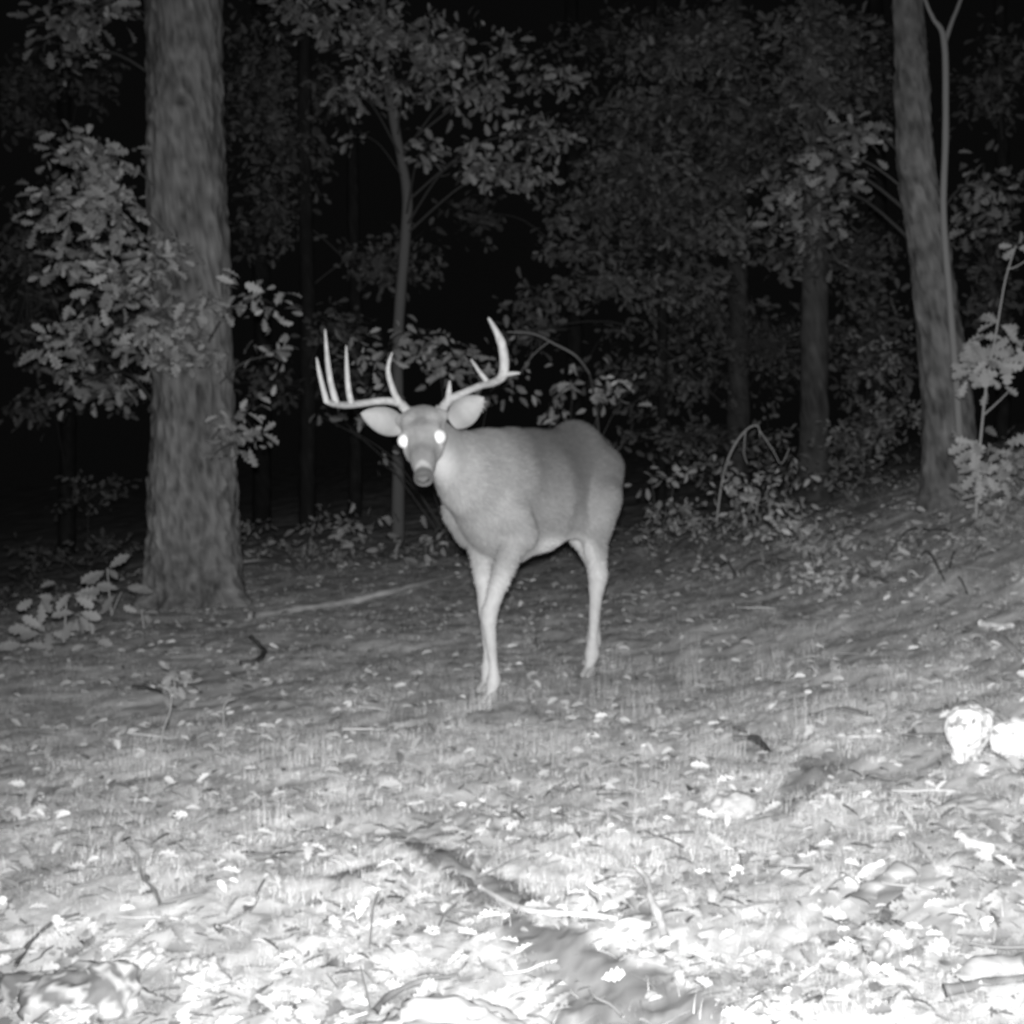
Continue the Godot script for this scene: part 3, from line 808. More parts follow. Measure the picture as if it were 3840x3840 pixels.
func build_plants() -> void:
	seedling("oak_seedling", "pale leafy seedling with bare forked tips at the edge of the bank", "seedling", at(3660, 1965, 7.2),
		[[[[3660, 1990, 7.2], [3664, 1800, 7.2], [3680, 1620, 7.2], [3700, 1440, 7.15], [3735, 1250, 7.1], [3770, 1050, 7.1], [3810, 920, 7.1]], 0.009, 0.004],
		[[[3684, 1560, 7.2], [3740, 1510, 7.2], [3790, 1460, 7.2]], 0.006, 0.003], [[[3775, 1010, 7.1], [3810, 1000, 7.1], [3850, 975, 7.1]], 0.005, 0.003], [[[3664, 1800, 7.2], [3730, 1790, 7.15], [3770, 1830, 7.1]], 0.006, 0.003]],
		[[3690, 1370, 7.1, 16, 0.10, 0.12], [3640, 1420, 7.1, 6, 0.10, 0.06], [3770, 1340, 7.2, 9, 0.10, 0.08], [3750, 1220, 7.1, 6, 0.11, 0.07], [3810, 925, 7.1, 5, 0.08, 0.04], [3660, 1660, 7.1, 9, 0.11, 0.08], [3720, 1690, 7.1, 8, 0.11, 0.09], [3670, 1765, 7.1, 7, 0.12, 0.06], [3750, 1770, 7.1, 5, 0.1, 0.06], [3800, 1270, 7.2, 8, 0.10, 0.08], [3615, 1290, 7.2, 4, 0.09, 0.04], [3700, 1320, 7.15, 10, 0.09, 0.09], [3720, 1420, 7.15, 8, 0.09, 0.09]], 0.32)
	shrub("leafy bush crowding the bank below the pale seedling", 3830, 2150, 6.9, [[3800, 1720, 7.0, 80, 100, 0.2, 1.4, 60], [3780, 1900, 6.9, 90, 90, 0.2, 1.4, 60], [3740, 2010, 6.8, 100, 70, 0.2, 1.2, 40], [3800, 2120, 6.6, 80, 110, 0.2, 1.3, 40]], 0.09, 0, 0.30)
	shrub("low leafy mound of weeds at the foot of the leaning trunk", 3500, 2010, 7.6, [[3530, 1950, 7.6, 75, 45, 0.15, 0.9, 30], [3420, 2050, 7.3, 120, 50, 0.2, 0.6, 20], [3310, 2110, 7.0, 100, 40, 0.2, 0.5, 10], [3620, 2080, 7.0, 100, 60, 0.2, 0.7, 20]], 0.07, 1, 0.34, "weed_clump")
	shrub("scrubby weeds under the bent arching twig", 2800, 1960, 9.0, [[2820, 1860, 9.0, 90, 80, 0.2, 0.7, 40], [2720, 1800, 9.0, 60, 90, 0.2, 0.4, 10], [2930, 1880, 9.0, 100, 60, 0.2, 0.6, 10], [2950, 1760, 9.2, 70, 60, 0.2, 0.3, 0]], 0.075, 1, 0.36, "weed_clump")
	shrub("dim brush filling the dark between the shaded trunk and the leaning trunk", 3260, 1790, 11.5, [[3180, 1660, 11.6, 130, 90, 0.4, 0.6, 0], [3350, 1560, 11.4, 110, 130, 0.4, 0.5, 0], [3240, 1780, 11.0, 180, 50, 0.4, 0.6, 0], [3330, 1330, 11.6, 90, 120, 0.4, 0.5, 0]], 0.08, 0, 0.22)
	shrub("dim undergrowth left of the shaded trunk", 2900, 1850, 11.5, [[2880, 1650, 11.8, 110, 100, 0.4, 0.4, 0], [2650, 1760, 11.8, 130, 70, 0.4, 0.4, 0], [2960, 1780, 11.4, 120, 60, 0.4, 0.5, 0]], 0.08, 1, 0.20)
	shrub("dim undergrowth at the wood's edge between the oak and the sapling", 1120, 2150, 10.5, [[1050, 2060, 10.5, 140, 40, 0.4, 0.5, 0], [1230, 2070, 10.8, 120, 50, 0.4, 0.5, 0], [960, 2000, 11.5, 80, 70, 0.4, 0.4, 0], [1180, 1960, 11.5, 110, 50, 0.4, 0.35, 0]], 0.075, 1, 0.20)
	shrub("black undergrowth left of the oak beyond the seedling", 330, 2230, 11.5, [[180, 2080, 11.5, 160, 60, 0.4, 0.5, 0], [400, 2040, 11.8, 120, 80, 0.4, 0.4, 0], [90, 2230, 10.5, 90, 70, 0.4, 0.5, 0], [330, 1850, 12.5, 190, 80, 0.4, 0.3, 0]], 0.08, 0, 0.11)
	shrub("weeds behind the buck's hind leg, low and dim", 2420, 2060, 9.0, [[2430, 1990, 9.0, 90, 35, 0.3, 0.5, 0], [2620, 1990, 9.2, 110, 35, 0.3, 0.5, 0]], 0.055, 1, 0.28, "weed_clump")
	shrub("leafy weeds on the bank below the mound of weeds", 3150, 2180, -1.0, [[3060, 2170, 6.9, 130, 40, 0.25, 1.2, 0], [3250, 2190, 6.7, 140, 45, 0.25, 1.2, 0]], 0.05, 2, 0.40, "weed_clump")
	shrub("taller leafy weeds by the picture's edge below the bush", 3640, 2260, -1.0, [[3560, 2200, 6.4, 110, 50, 0.25, 1.2, 0], [3740, 2230, 6.2, 100, 60, 0.25, 1.2, 0], [3480, 2280, 6.2, 100, 40, 0.2, 1.0, 0]], 0.055, 2, 0.38, "weed_clump")
	shrub("sparse weeds on the slope between the buck and the bank", 2760, 2160, -1.0, [[2700, 2120, 7.6, 130, 25, 0.3, 0.5, 0], [2900, 2110, 7.6, 100, 28, 0.3, 0.5, 0]], 0.05, 1, 0.30, "weed_clump")
	shrub("tangled brush with thin twigs on the bank left of the mound of weeds", 3080, 2120, -1.0, [[2980, 2010, 8.0, 130, 70, 0.3, 0.8, 20], [3160, 2040, 7.8, 130, 80, 0.3, 0.8, 20], [3080, 2120, 7.6, 150, 40, 0.3, 0.8, 0]], 0.065, 0, 0.36)
	shrub("tangled brush below the leaning trunk, reaching to the picture's edge", 3560, 2180, -1.0, [[3430, 2120, 7.0, 130, 80, 0.3, 1.2, 20], [3600, 2120, 6.9, 130, 90, 0.3, 1.2, 20], [3740, 2080, 6.9, 100, 100, 0.3, 1.2, 20]], 0.07, 0, 0.36)
	shrub("low thicket at the wood's edge right of the buck's rump", 2640, 2010, 9.4, [[2560, 1930, 9.4, 120, 60, 0.3, 0.7, 0], [2740, 1950, 9.4, 120, 60, 0.3, 0.7, 0], [2860, 1990, 9.0, 120, 40, 0.3, 0.7, 0]], 0.06, 1, 0.28)
	var arch := thing("arching_twig", "bare arching twig bent over above the scrubby weeds", "twig", ground_at(2690, 1945))
	put("stem", tube(rel(pts_at([[2688, 1955, 9.2], [2702, 1840, 9.2], [2724, 1740, 9.2], [2760, 1660, 9.2], [2806, 1606, 9.2], [2842, 1598, 9.2], [2850, 1640, 9.2]]), arch), [0.008, 0.008, 0.008, 0.008, 0.007, 0.006, 0.003], 7, 4).mesh(), grey(0.34), arch)
	put("side_twig", tube(rel(pts_at([[2795, 1620, 9.2], [2790, 1700, 9.2], [2804, 1740, 9.2]]), arch), [0.005, 0.004, 0.003], 6, 3).mesh(), grey(0.34), arch)
	put("side_twig", tube(rel(pts_at([[2845, 1610, 9.2], [2900, 1690, 9.2], [2930, 1740, 9.2], [2960, 1680, 9.2]]), arch), [0.005, 0.004, 0.004, 0.003], 6, 3).mesh(), grey(0.36), arch)
	shrub("twiggy shrub just behind the buck's hindquarters", 2500, 1960, 9.6, [[2440, 1790, 9.4, 100, 40, 0.2, 0.3, 12], [2540, 1760, 9.6, 70, 60, 0.2, 0.3, 8], [2500, 1900, 9.6, 110, 40, 0.2, 0.4, 0]], 0.08, 1, 0.36)
	shrub("dark undergrowth left of the buck's chest beneath the sapling", 1420, 2120, 11.0, [[1330, 1950, 11.2, 130, 60, 0.3, 0.6, 20], [1520, 2030, 10.8, 130, 70, 0.3, 0.5, 0], [1650, 2010, 11.2, 90, 90, 0.3, 0.5, 0], [1240, 2060, 10.6, 120, 40, 0.3, 0.4, 0]], 0.10, 1, 0.36)
	shrub("shrub with drooping leaves seen through the antlers", 1720, 1950, 11.2, [[1640, 1320, 11.2, 160, 110, 0.35, 0.7, 40], [1860, 1390, 11.2, 120, 100, 0.35, 0.6, 20], [1390, 1330, 11.0, 120, 80, 0.35, 0.55, 20], [1480, 1480, 11.0, 110, 50, 0.3, 0.4, 0], [1310, 1610, 10.6, 22, 50, 0.1, 1.0, 8], [1432, 1740, 10.8, 24, 50, 0.1, 0.9, 6], [1200, 1560, 11.6, 60, 40, 0.2, 0.5, 0]], 0.12, 1, 0.40)
	shrub("shrub with a bare pale twig reaching over the buck's back", 2120, 1850, 10.6, [[2150, 1440, 10.4, 110, 60, 0.3, 0.6, 30], [2280, 1430, 10.4, 60, 50, 0.2, 0.8, 15], [2050, 1540, 10.6, 120, 50, 0.3, 0.5, 0], [2340, 1480, 10.6, 90, 40, 0.2, 0.4, 0]], 0.11, 1, 0.40)
	var tw := thing("bare_branch", "bare pale branch slanting down behind the antlers' long tine", "branch", at(2150, 1330, 10.3))
	put("branch", tube(rel(pts_at([[1900, 1245, 10.3], [2000, 1252, 10.3], [2080, 1290, 10.35], [2160, 1335, 10.4], [2210, 1400, 10.6]]), tw), [0.005, 0.007, 0.008, 0.009, 0.009], 7, 4).mesh(), grey(0.28), tw)
	put("twig", tube(rel(pts_at([[2060, 1280, 10.3], [2000, 1330, 10.3], [1950, 1400, 10.3]]), tw), [0.006, 0.005, 0.003], 6, 3).mesh(), grey(0.25), tw)
	put("twig", tube(rel(pts_at([[2210, 1400, 10.6], [2240, 1560, 10.8], [2250, 1800, 11.0], [2255, 1960, 11.0]]), tw), [0.009, 0.010, 0.011, 0.012], 7, 4).mesh(), grey(0.10), tw)
	# lower left
	seedling("broadleaf_seedling", "broad pale-leaved seedling at the dark edge left of the oak", "seedling", ground_at(240, 2400),
		[[[[240, 2410, 7.1], [245, 2330, 7.1], [250, 2230, 7.1]], 0.008, 0.004]], [[140, 2235, 7.1, 5, 0.10, 0.06], [265, 2225, 7.1, 7, 0.11, 0.07], [180, 2370, 7.0, 9, 0.11, 0.10], [290, 2300, 7.05, 5, 0.09, 0.06], [90, 2420, 7.0, 5, 0.10, 0.08], [330, 2420, 6.8, 8, 0.08, 0.14]], 0.30, 2)
	seedling("leafy_sprout", "small sprout of narrow upright leaves between the seedling and the oak", "seedling", ground_at(420, 2300),
		[[[[420, 2310, 7.8], [410, 2230, 7.8], [402, 2130, 7.8]], 0.007, 0.004], [[[420, 2300, 7.8], [455, 2220, 7.8]], 0.005, 0.003]], [[402, 2135, 7.8, 4, 0.12, 0.03], [450, 2210, 7.8, 4, 0.12, 0.05], [340, 2190, 7.8, 3, 0.10, 0.04]], 0.26, 1)
	seedling("single_leaf_sprout", "sprout with one broad leaf at the oak's foot", "seedling", ground_at(540, 2380),
		[[[[545, 2400, 7.6], [538, 2340, 7.6], [530, 2290, 7.6]], 0.008, 0.005]], [[535, 2300, 7.6, 5, 0.09, 0.04], [560, 2380, 7.4, 6, 0.07, 0.10]], 0.32, 2)
	seedling("dusty_weed", "dusty low weed with small leaves in front of the oak", "weed", ground_at(660, 2610),
		[[[[660, 2620, 5.5], [655, 2570, 5.5], [650, 2530, 5.5]], 0.004, 0.002]], [[655, 2530, 5.5, 9, 0.05, 0.05], [690, 2590, 5.5, 7, 0.05, 0.06], [610, 2590, 5.5, 6, 0.05, 0.05]], 0.28, 2)
	# stalks standing in the grass
	var stalks := [["dry bent grass stalk left of the clearing, hooked at its top", [[600, 2830, 4.6], [612, 2740, 4.6], [640, 2660, 4.6], [636, 2590, 4.6], [590, 2570, 4.6]]],
		["thin upright dry stalk in front of the oak's foot", [[836, 2820, 4.6], [838, 2720, 4.6], [842, 2640, 4.6], [880, 2620, 4.6]]],
		["forked dry stalk below the oak, pale and short", [[1090, 2890, 4.3], [1078, 2800, 4.3], [1074, 2770, 4.3]]],
		["pale grass stalk right below the buck's front hooves", [[2068, 2860, 4.3], [2080, 2780, 4.3], [2090, 2700, 4.3]]],
		["short pale stalk right of the stalk under the buck", [[2205, 2920, 4.2], [2215, 2870, 4.2], [2222, 2840, 4.2]]],
		["tall pale grass stalk beyond the triangular stone", [[2605, 2560, 5.4], [2612, 2470, 5.4], [2622, 2390, 5.4]]],
		["leaning grass stalk behind the dark hollow", [[2920, 2570, 5.4], [2900, 2500, 5.4], [2885, 2420, 5.4]]],
		["thin dark stalk rising from the pale litter at the lower left", [[1385, 3480, 2.9], [1400, 3400, 2.9], [1420, 3340, 2.9]]],
		["dark straight twig stuck upright among pale leaves near the pale dome", [[1400, 3800, 2.6], [1375, 3720, 2.6], [1352, 3620, 2.6]]]]
	for q in stalks:
		var root := at(q[1][0][0], q[1][0][1], q[1][0][2])
		root.y = ground_y(root.x, root.z)
		var t := thing("grass_stalk", q[0], "stalk", root, "dry stalks standing in the grass")
		var p := rel(pts_at(q[1]), t)
		p[0] = Vector3(0, -0.01, 0)
		var r := []
		for i in p.size(): r.append(lerpf(0.0026, 0.0014, float(i) / (p.size() - 1)))
		put("stalk", tube(p, r, 6, 3, 1.0, 0.1).mesh(), grey(0.34 if not "dark" in q[0] else 0.14), t)

# ---------------------------------------------------------------- stones, sticks, litter
func lump(called: String, label: String, category: String, centre: Vector3, size: Vector3, tone: float, seed_at: float, rugged := 0.18, turn := 0.0, lichen := 0.0) -> MeshInstance3D:
	var s := Shape.new()
	var rows := 40
	var cols := 64
	for i in rows + 1:
		for k in cols:
			var a := PI * i / rows
			var q := TAU * k / cols
			var dir := Vector3(sin(a) * cos(q), cos(a), sin(a) * sin(q))
			var w := 1.0 + rugged * hills.get_noise_3d(dir.x * 2.2 + seed_at, dir.y * 2.2, dir.z * 2.2) * 2.0 + rugged * 0.4 * bumps.get_noise_3d(dir.x * 1.4, dir.y * 1.4 + seed_at, dir.z * 1.4)
			var g := tone * (1.0 + 0.35 * bumps.get_noise_3d(dir.x * 1.2 + seed_at, dir.y * 1.2, dir.z * 1.2) + 0.25 * fine.get_noise_3d(dir.x * 7.0, dir.y * 7.0 + seed_at, dir.z * 7.0))
			if lichen > 0.0:
				var patch := bumps.get_noise_3d(dir.x * 1.5 + seed_at, dir.y * 1.5 + 4.0, dir.z * 1.5) + 0.5 * fine.get_noise_3d(dir.x * 5.0, dir.y * 5.0, dir.z * 5.0 + seed_at)
				g = lerpf(g, lichen, smoothstep(0.0, 0.12, patch))
			s.point(dir * size * w, clampf(g, 0.03, 0.85))
	for i in rows:
		for k in cols:
			var k2 := (k + 1) % cols
			s.quad(i * cols + k, i * cols + k2, (i + 1) * cols + k2, (i + 1) * cols + k)
	var o := put(called, s.mesh(), grey(1.0, 0.9, true))
	o.position = centre
	o.rotation.y = turn
	tag(o, label, category)
	return o

func stick(label: String, ends: Array, r0: float, r1: float, tone: float, group := "", called := "stick", category := "stick", lift := 0.01, flat := 1.0) -> void:
	var pts := []
	for q in ends: pts.append(ground_at(q[0], q[1], lift + (q[2] if q.size() > 2 else 0.0)))
	var r := []
	for i in pts.size(): r.append(lerpf(r0, r1, float(i) / (pts.size() - 1)))
	var c: Vector3 = pts[0]
	var p := []
	for q in pts: p.append(q - c)
	var s := tube(p, r, 12, 10, tone)
	var relief := PackedVector3Array()
	for i in s.v.size():
		var w := s.v[i] + c
		var mid := i / 12
		var core := Vector3.ZERO
		for k in 12: core += s.v[mini(mid * 12 + k, s.v.size() - 1)] / 12.0
		if i < s.v.size() - 2:
			var out := (s.v[i] - core) * (1.0 + 0.55 * fine.get_noise_3d(w.x * 9.0, w.y * 9.0, w.z * 9.0) + 0.35 * bumps.get_noise_3d(w.x * 4.0, w.y * 4.0, w.z * 4.0))
			out.y *= flat
			relief.append(core + out)
		else: relief.append(s.v[i])
		s.c[i] *= 1.0 + 0.5 * fine.get_noise_3d(w.x * 12.0, w.y * 12.0, w.z * 12.0)
	s.v = relief
	var o := put(called, s.mesh(), grey(1.0, 0.9, true))
	o.position = c
	tag(o, label, category, group)

func build_ground_things() -> void:
	# two bright white stones on the right
	var d := 3.72
	var c := at(3620, 2740, d)
	var w := Flesh.new(Vector3(-0.13, -0.13, -0.10), Vector3(0.14, 0.12, 0.10), 0.005)
	var m := d / FOCAL
	w.round_bone(Vector3(0, 0.005, 0), Vector3(20 * m, 20 * m, 0), 70 * m, 72 * m, 0.03)
	w.round_bone(Vector3(10 * m, 30 * m, 0), Vector3(92 * m, 58 * m, -0.01), 60 * m, 20 * m, 0.03)
	w.round_bone(Vector3(0, -10 * m, 0.01), Vector3(-28 * m, -95 * m, 0.01), 60 * m, 30 * m, 0.03)
	w.round_bone(Vector3(20 * m, -40 * m, 0), Vector3(30 * m, -80 * m, -0.02), 45 * m, 40 * m, 0.02)
	stone("white_stone", "bright white rounded stone with a lobe pointing down, left of the pair", w, c, 0.74)
	w = Flesh.new(Vector3(-0.13, -0.13, -0.10), Vector3(0.20, 0.12, 0.10), 0.005)
	w.round_bone(Vector3(-22 * m, 4 * m, 0), Vector3(160 * m, 8 * m, 0), 52 * m, 64 * m, 0.03)
	w.round_bone(Vector3(-34 * m, -36 * m, 0), Vector3(60 * m, -30 * m, 0), 30 * m, 46 * m, 0.03)
	w.round_bone(Vector3(-20 * m, 30 * m, 0), Vector3(40 * m, 40 * m, 0), 28 * m, 40 * m, 0.03)
	stone("white_stone", "bright white long stone cut by the picture's edge, right of the pair", w, at(3790, 2770, d), 0.74)
	# other stones
	lump("stone", "smooth pale triangular stone half sunk in the grass", "stone", ground_at(2765, 3060, 0.015), Vector3(0.075, 0.05, 0.06), 0.40, 3.0, 0.16)
	lump("stone", "pale flat dome of stone cut by the bottom edge", "stone", ground_at(1700, 3880, -0.02), Vector3(0.17, 0.065, 0.10), 0.36, 9.0, 0.24)
	lump("lichen_boulder", "round boulder spotted with pale lichen in the lower corner", "boulder", ground_at(280, 3760, -0.03), Vector3(0.15, 0.10, 0.12), 0.17, 21.0, 0.24, 0.0, 0.52)
	lump("stone", "dim low stone beside the pale sunlit-looking stick pile".replace("sunlit-looking ", ""), "stone", ground_at(3690, 3040, -0.01), Vector3(0.09, 0.04, 0.06), 0.30, 47.0, 0.2)
	stick("half-buried rotten log lying across the bright litter", [[1530, 3150], [1680, 3230], [1830, 3320], [1960, 3410]], 0.022, 0.036, 0.30, "", "rotten_log", "log", -0.008, 0.5)
	stick("long pale stick curving along the edge of the bare soil", [[1800, 3350], [1930, 3420], [2050, 3445], [2230, 3455], [2440, 3490]], 0.005, 0.009, 0.5)
	stick("pale crooked branch standing up at the end of the long pale stick", [[2500, 3560], [2472, 3470, 0.0], [2440, 3420, 0.015], [2425, 3350, 0.02], [2385, 3310, 0.025]], 0.011, 0.005, 0.62)
	stick("long fallen pole lying behind the buck's legs", [[940, 2325], [1100, 2300], [1300, 2270], [1500, 2222], [1700, 2170]], 0.022, 0.016, 0.46, "", "fallen_pole", "pole", 0.02)
	stick("thin curved branch on the ground right of the oak", [[900, 2128, 0.03], [1000, 2130, 0.05], [1090, 2150, 0.04], [1150, 2180]], 0.012, 0.007, 0.36)
	stick("short white stick lying level left of the white stones", [[3180, 2782], [3240, 2780], [3300, 2775]], 0.006, 0.005, 0.5)
	stick("pale stick below the white stones pointing to the edge", [[3600, 3160], [3660, 3185], [3720, 3210]], 0.012, 0.009, 0.75)
	stick("pale stick lying along the sunken log chips", [[3210, 3320], [3260, 3285], [3310, 3255]], 0.010, 0.007, 0.75)
	stick("white sliver of wood far up the bank by the edge", [[3680, 2352], [3740, 2360], [3800, 2362]], 0.012, 0.010, 0.8)
	stick("slanting pale stick at the bank's upper edge", [[3720, 2380], [3780, 2430], [3850, 2490]], 0.014, 0.012, 0.55)
	stick("pale straight stick on the leaves far right, above the white sliver", [[3420, 2240], [3470, 2190], [3540, 2130]], 0.014, 0.010, 0.5)
	stick("thick dull log end at the right edge near the bottom", [[3600, 3720], [3720, 3660], [3860, 3640]], 0.03, 0.04, 0.40, "", "log", "log", 0.0, 0.55)
	stick("dark narrow root running out of the litter by the log end", [[3540, 3760], [3680, 3720], [3850, 3700]], 0.01, 0.008, 0.15)
	stick("white splinter standing out below the log chips", [[3280, 3720, 0.03], [3310, 3620, 0.02], [3330, 3560]], 0.009, 0.012, 0.75)
	stick("thick rotten chunk of wood lying aslant in the litter", [[3210, 3400], [3300, 3330], [3400, 3270]], 0.034, 0.028, 0.34, "", "rotten_chunk", "log", 0.0, 0.45)
	stick("dark strip of bark beside the rotten chunk", [[3290, 3470], [3350, 3410], [3430, 3360]], 0.012, 0.010, 0.18, "", "bark_strip", "bark", 0.004, 0.4)
	stick("curved dark strip standing for a shaded hole in the grass above the triangular stone", [[2750, 2780], [2830, 2790], [2890, 2840]], 0.012, 0.010, 0.10)  # dark strip added where sticks leave a shaded hole
	stick("dark flattened branch beyond the triangular stone's hollow", [[3040, 2710], [3140, 2680], [3250, 2690]], 0.012, 0.009, 0.16)
	stick("short black stick left of the clearing before the oak", [[500, 2585], [560, 2592], [620, 2612]], 0.010, 0.008, 0.08)
	stick("hooked dark root in the leaves before the fallen pole", [[900, 2500], [960, 2490], [990, 2450], [940, 2420, 0.03]], 0.014, 0.012, 0.10)
	stick("thin dark arched twig at the boulder's far side", [[60, 3640], [110, 3560], [200, 3490], [300, 3450]], 0.006, 0.004, 0.12)
	stick("thin dark twig curving beside the pale dome", [[1400, 3830], [1470, 3760], [1600, 3700], [1720, 3690]], 0.006, 0.004, 0.15)
	# rough pale stones by the boulder, each its own
	var pale := [["largest pale rough stone, just right of the lichen boulder", 520, 3630, 0.052, 1.0], ["pale rough stone at the near foot of the boulder", 270, 3835, 0.042, 0.4], ["pale flaky stone at the boulder's outer foot by the picture's edge", 100, 3790, 0.035, 1.9], ["small pale stone lying just beyond the boulder", 240, 3500, 0.025, 2.6], ["pale stone against the boulder's inner side at the bottom", 420, 3800, 0.035, 0.1], ["small pale stone touching the largest pale rough stone", 430, 3570, 0.026, 3.6], ["wide pale stone lying right of the boulder at the bottom", 760, 3700, 0.06, 5.0]]
	for q in pale:
		var o := lump("pale_stone", q[0], "stone", ground_at(q[1], q[2], 0.012), Vector3(q[3], q[3] * 0.45, q[3] * 0.75), 0.52, q[4] * 17.0, 0.32, q[4])
		o.set_meta("group", "pale stones round the boulder")
	var bare := [[ground_at(2765, 3060), 0.07], [ground_at(1700, 3880), 0.15], [ground_at(280, 3760), 0.13], [ground_at(520, 3630), 0.05]]
	var deer := get_node("deer") as Node3D
	for p in [Vector3(0.365, 0, -0.090), Vector3(0.195, 0, 0.055), Vector3(-0.312, 0, -0.10), Vector3(-0.56, 0, 0.045)]: bare.append_array([[deer.transform * p, 0.09], [deer.transform * p + Vector3(0, 0, 0.12), 0.09], [deer.transform * p + Vector3(0, 0, 0.24), 0.08]])
	# litter: curled dead leaves, straws and grass nobody could count
	var list := []
	for i in 27000:
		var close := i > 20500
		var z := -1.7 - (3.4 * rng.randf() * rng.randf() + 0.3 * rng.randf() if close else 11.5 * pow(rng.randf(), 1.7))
		var x := rng.randf_range(-1, 1) * (0.5 - z * 0.42)
		var p := on_ground(x, z, 0.006)
		if is_bare(bare, p): continue
		var k := clampf(0.45 + 0.8 * bumps.get_noise_2d(x * 0.9 + 40.0, z * 0.9), 0.0, 1.0)
		if rng.randf() > k + (0.6 if close else 0.3): continue
		var up := Vector3(rng.randfn() * 0.5, 1, rng.randfn() * 0.5 + (0.1 if close else 0.0)).normalized()
		var a := rng.randf() * TAU
		var dir := Vector3(cos(a), 0, sin(a))
		dir = (dir - up * dir.dot(up)).normalized()
		var l := rng.randf_range(0.02, 0.055) * (1.25 if close and rng.randf() < 0.4 else 1.0)
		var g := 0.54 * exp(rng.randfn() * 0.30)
		if close: g = 0.35 * exp(rng.randfn() * 0.20)  # nearest leaves coloured darker to offset the strong close flash
		if rng.randf() < 0.008: g = 0.7
		if rng.randf() < (0.06 if close else 0.12): g = 0.17
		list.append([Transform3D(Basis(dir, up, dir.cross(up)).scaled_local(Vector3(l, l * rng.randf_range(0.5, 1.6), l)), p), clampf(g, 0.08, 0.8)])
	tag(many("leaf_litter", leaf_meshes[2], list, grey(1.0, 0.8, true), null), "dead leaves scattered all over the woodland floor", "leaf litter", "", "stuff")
	var tuft := Shape.new()
	for k in 13:
		var a := rng.randf() * TAU
		var lean := rng.randf_range(0.05, 1.7)
		var h := rng.randf_range(0.5, 1.0)
		var dir := Vector3(cos(a), 0, sin(a))
		var side := Vector3(-sin(a), 0, cos(a)) * 0.011
		var root := Vector3(rng.randf_range(-0.7, 0.7), -0.08, rng.randf_range(-0.7, 0.7))
		var n := tuft.v.size()
		for j in 5:
			var t := j / 4.0
			var p := root + dir * lean * h * t * (0.4 + 0.6 * t) + Vector3(0, h * t * (1.0 - 0.4 * lean * t * 0.6), 0)
			var blade := side * (1.0 - t * 0.9)
			tuft.point(p - blade)
			tuft.point(p + blade)
		for j in 4:
			tuft.quad(n + j * 2, n + j * 2 + 2, n + j * 2 + 3, n + j * 2 + 1)
	list = []
	for i in 95000:
		var z := -1.6 - 9.5 * pow(rng.randf(), 1.45)
		var x := rng.randf_range(-1, 1) * (0.5 - z * 0.42)
		if is_bare(bare, Vector3(x, 0, z)): continue
		if rng.randf() > 0.42 + 0.58 * smoothstep(-2.7, -3.6, z): continue
		var k := 0.52 + 1.1 * hills.get_noise_2d(x * 2.0 + 70.0, z * 2.0) + 0.9 * bumps.get_noise_2d(x * 1.1, z * 1.1 + 30.0)
		if rng.randf() > k + 0.15: continue
		var h := rng.randf_range(0.014, 0.040) * (1.3 if rng.randf() < 0.12 else 1.0)
		var flat := rng.randf_range(0.6, 1.2)
		var g := clampf(lerpf(0.40, lerpf(0.50, 0.66, smoothstep(-5.8, -4.5, z)), smoothstep(-2.6, -3.5, z)) * exp(rng.randfn() * 0.2) * (1.0 + 0.7 * fine.get_noise_2d(x * 1.6 + 20.0, z * 1.6)), 0.12, 0.8)  # near tufts darkened against flash glare; its glow painted into the paler middle band
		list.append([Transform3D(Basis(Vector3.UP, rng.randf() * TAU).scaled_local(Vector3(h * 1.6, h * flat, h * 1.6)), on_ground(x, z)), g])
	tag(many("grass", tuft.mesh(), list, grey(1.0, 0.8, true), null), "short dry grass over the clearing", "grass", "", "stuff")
	list = []
	for q in [[2600, 2520, 0.28, 70], [2890, 2520, 0.22, 45], [2330, 2620, 0.25, 40], [2070, 2830, 0.14, 30], [1090, 2850, 0.16, 40], [540, 2900, 0.2, 40], [1500, 2700, 0.3, 30], [2700, 2840, 0.14, 40], [1990, 2620, 0.12, 18], [1760, 2650, 0.1, 14], [3250, 2620, 0.2, 30], [2450, 2980, 0.2, 25], [1000, 3100, 0.12, 25]]:
		var spot := ground_at(q[0], q[1])
		for i in int(q[3] * 0.4):
			var x: float = spot.x + rng.randfn() * q[2] * 0.6
			var z: float = spot.z + rng.randfn() * q[2] * 0.6
			var h := rng.randf_range(0.07, 0.19)
			list.append([Transform3D(Basis(Vector3.UP, rng.randf() * TAU).scaled_local(Vector3(h * 0.34, h, h * 0.34)), on_ground(x, z)), clampf(0.60 * exp(rng.randfn() * 0.15), 0.2, 0.8)])
	tag(many("tall_grass", tuft.mesh(), list, grey(1.0, 0.8, true), null), "wispy upright tufts of taller grass standing out of the short grass", "grass", "", "stuff")
	var twig := tube([Vector3(-0.5, 0, 0), Vector3(-0.1, 0.02, 0.03), Vector3(0.2, 0.01, -0.01), Vector3(0.5, 0.02, 0.04)], [0.022, 0.02, 0.016, 0.008], 5, 3)
	list = []
	for i in 420:
		var z := -1.7 - 10.0 * pow(rng.randf(), 1.5)
		var x := rng.randf_range(-1, 1) * (0.5 - z * 0.42)
		var l := rng.randf_range(0.05, 0.2)
		list.append([Transform3D(Basis(Vector3.UP, rng.randf() * TAU).rotated(Vector3.RIGHT, rng.randfn() * 0.12).scaled_local(Vector3(l, l, l)), on_ground(x, z, 0.008)), clampf(0.30 * exp(rng.randfn() * 0.5), 0.08, 0.6)])
	tag(many("twigs", twig.mesh(), list, grey(1.0, 0.9, true), null), "small fallen twigs strewn among the leaves", "twigs", "", "stuff")

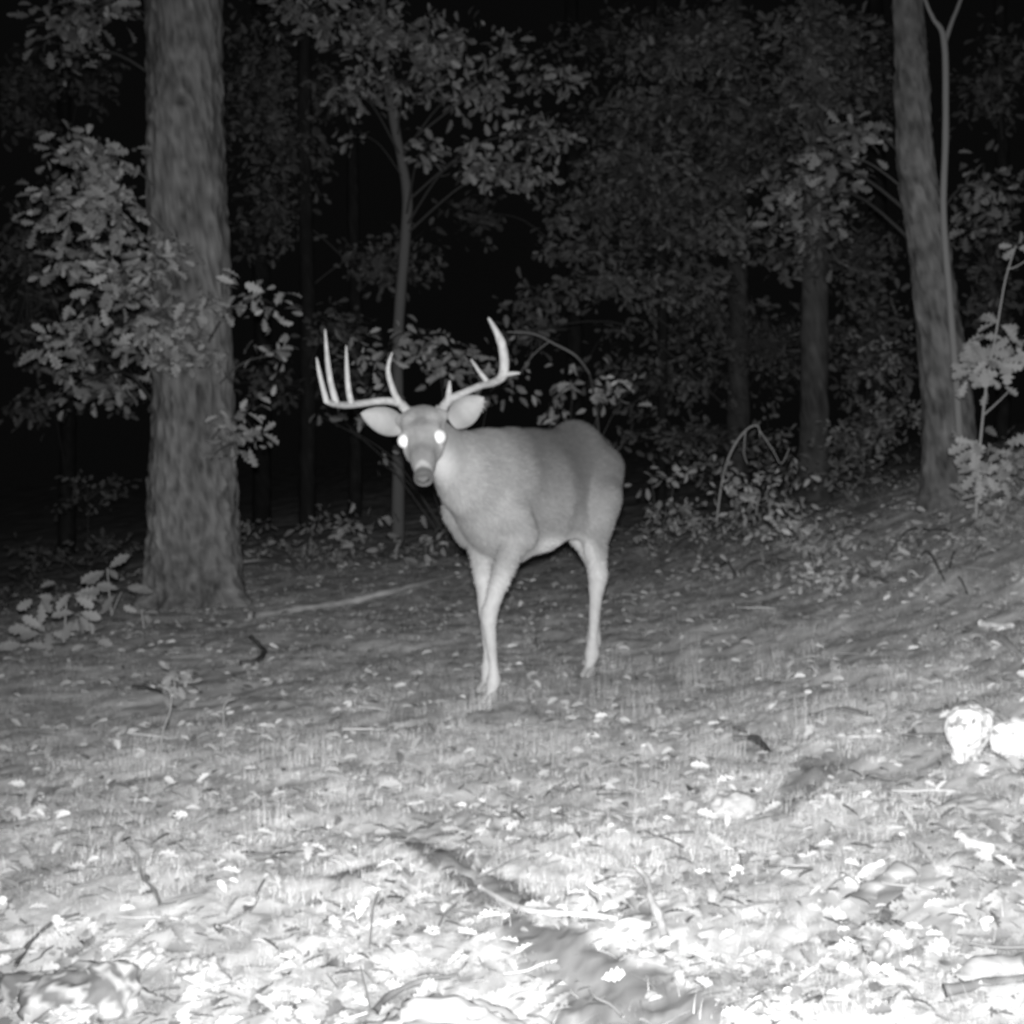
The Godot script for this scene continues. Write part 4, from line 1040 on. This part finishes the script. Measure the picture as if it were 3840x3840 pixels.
func is_bare(places: Array, p: Vector3) -> bool:
	for b in places:
		if Vector2(p.x - b[0].x, p.z - b[0].z).length() < b[1]: return true
	return p.z > -5.0 and rng.randf() < soil_at(p.x, p.z) * 0.9

func stone(called: String, label: String, w: Flesh, c: Vector3, tone: float) -> void:
	var s := w.skin()
	for i in s.v.size():
		var p := s.v[i]
		var g := tone * (1.0 + 0.08 * fine.get_noise_3d(p.x * 20.0, p.y * 20.0, p.z * 20.0))
		g *= 1.0 - 0.6 * smoothstep(0.007, 0.003, Vector2(p.x + 0.045, p.y - 0.02).length())
		var crack := absf(bumps.get_noise_3d(p.x * 6.0 + 3.0, p.y * 6.0, p.z * 6.0))
		g *= 1.0 - 0.65 * smoothstep(0.035, 0.01, crack)
		g *= 1.0 - 0.6 * smoothstep(0.28, 0.4, fine.get_noise_3d(p.x * 16.0 + 7.0, p.y * 16.0, p.z * 16.0))
		var r := 1.0 + 0.14 * bumps.get_noise_3d(p.x * 9.0, p.y * 9.0 + 5.0, p.z * 9.0) - 0.05 * smoothstep(0.06, 0.0, crack) + 0.05 * fine.get_noise_3d(p.x * 30.0, p.y * 30.0, p.z * 30.0)
		s.v[i] = p * r
		s.c[i] = Color(g, g, g)
	var o := put(called, s.mesh(), grey(1.0, 0.7, true))
	o.position = c
	tag(o, label, "stone", "white stones on the bank")

func _ready() -> void:
	rng.seed = 7
	hills.seed = 3; hills.frequency = 0.45; hills.fractal_octaves = 3
	bumps.seed = 11; bumps.frequency = 2.2; bumps.fractal_octaves = 3
	fine.seed = 5; fine.frequency = 1.6; fine.fractal_octaves = 3
	# camera
	var cam := Camera3D.new()
	cam.name = "camera"
	cam.projection = Camera3D.PROJECTION_FRUSTUM
	cam.near = 0.05
	cam.far = 400.0
	cam.size = 3840.0 / FOCAL * cam.near
	cam.frustum_offset = Vector2(0, -(1920.0 - HORIZON) / FOCAL * cam.near)
	cam.position = Vector3(0, EYE_HEIGHT, 0)
	var lens := CameraAttributesPhysical.new()     # the small soft lens of a trail camera
	lens.frustum_focal_length = 33.0
	lens.exposure_aperture = 25.0
	lens.frustum_focus_distance = 0.5
	lens.exposure_multiplier = 1.0
	cam.attributes = lens
	add_child(cam)
	cam.make_current()
	# a moonless-looking night sky
	var sky_mat := ProceduralSkyMaterial.new()
	var night := Color(0.0026, 0.0026, 0.0026).linear_to_srgb()
	sky_mat.sky_top_color = night
	sky_mat.sky_horizon_color = night
	sky_mat.ground_bottom_color = night
	sky_mat.ground_horizon_color = night
	var env := Environment.new()
	env.background_mode = Environment.BG_SKY
	env.sky = Sky.new()
	env.sky.sky_material = sky_mat
	env.tonemap_mode = Environment.TONE_MAPPER_LINEAR
	env.tonemap_exposure = 1.0
	env.sdfgi_enabled = true
	env.ssao_enabled = true
	env.ssil_enabled = true
	var we := WorldEnvironment.new()
	we.name = "environment"
	we.environment = env
	add_child(we)
	var moon := DirectionalLight3D.new()
	moon.name = "moon"
	moon.light_energy = 0.002
	moon.light_angular_distance = 0.5
	moon.shadow_enabled = true
	moon.rotation_degrees = Vector3(-62, 25, 0)
	add_child(moon)
	# the trail camera's infrared flash, just above its lens
	var flash := SpotLight3D.new()
	flash.name = "infrared_flash"
	flash.light_energy = 36.0
	flash.light_size = 0.03
	flash.spot_range = 60.0
	flash.spot_attenuation = 2.0
	flash.spot_angle = 40.0
	flash.spot_angle_attenuation = 1.0
	flash.shadow_enabled = true
	flash.position = Vector3(0.0, 1.12, 0.02)
	flash.rotation_degrees = Vector3(-6.0, -2.5, 0)
	add_child(flash)

	for k in 3: leaf_meshes.append(leaf_shape(k).mesh())
	build_ground()
	build_trees()
	build_plants()
	build_deer()
	build_ground_things()
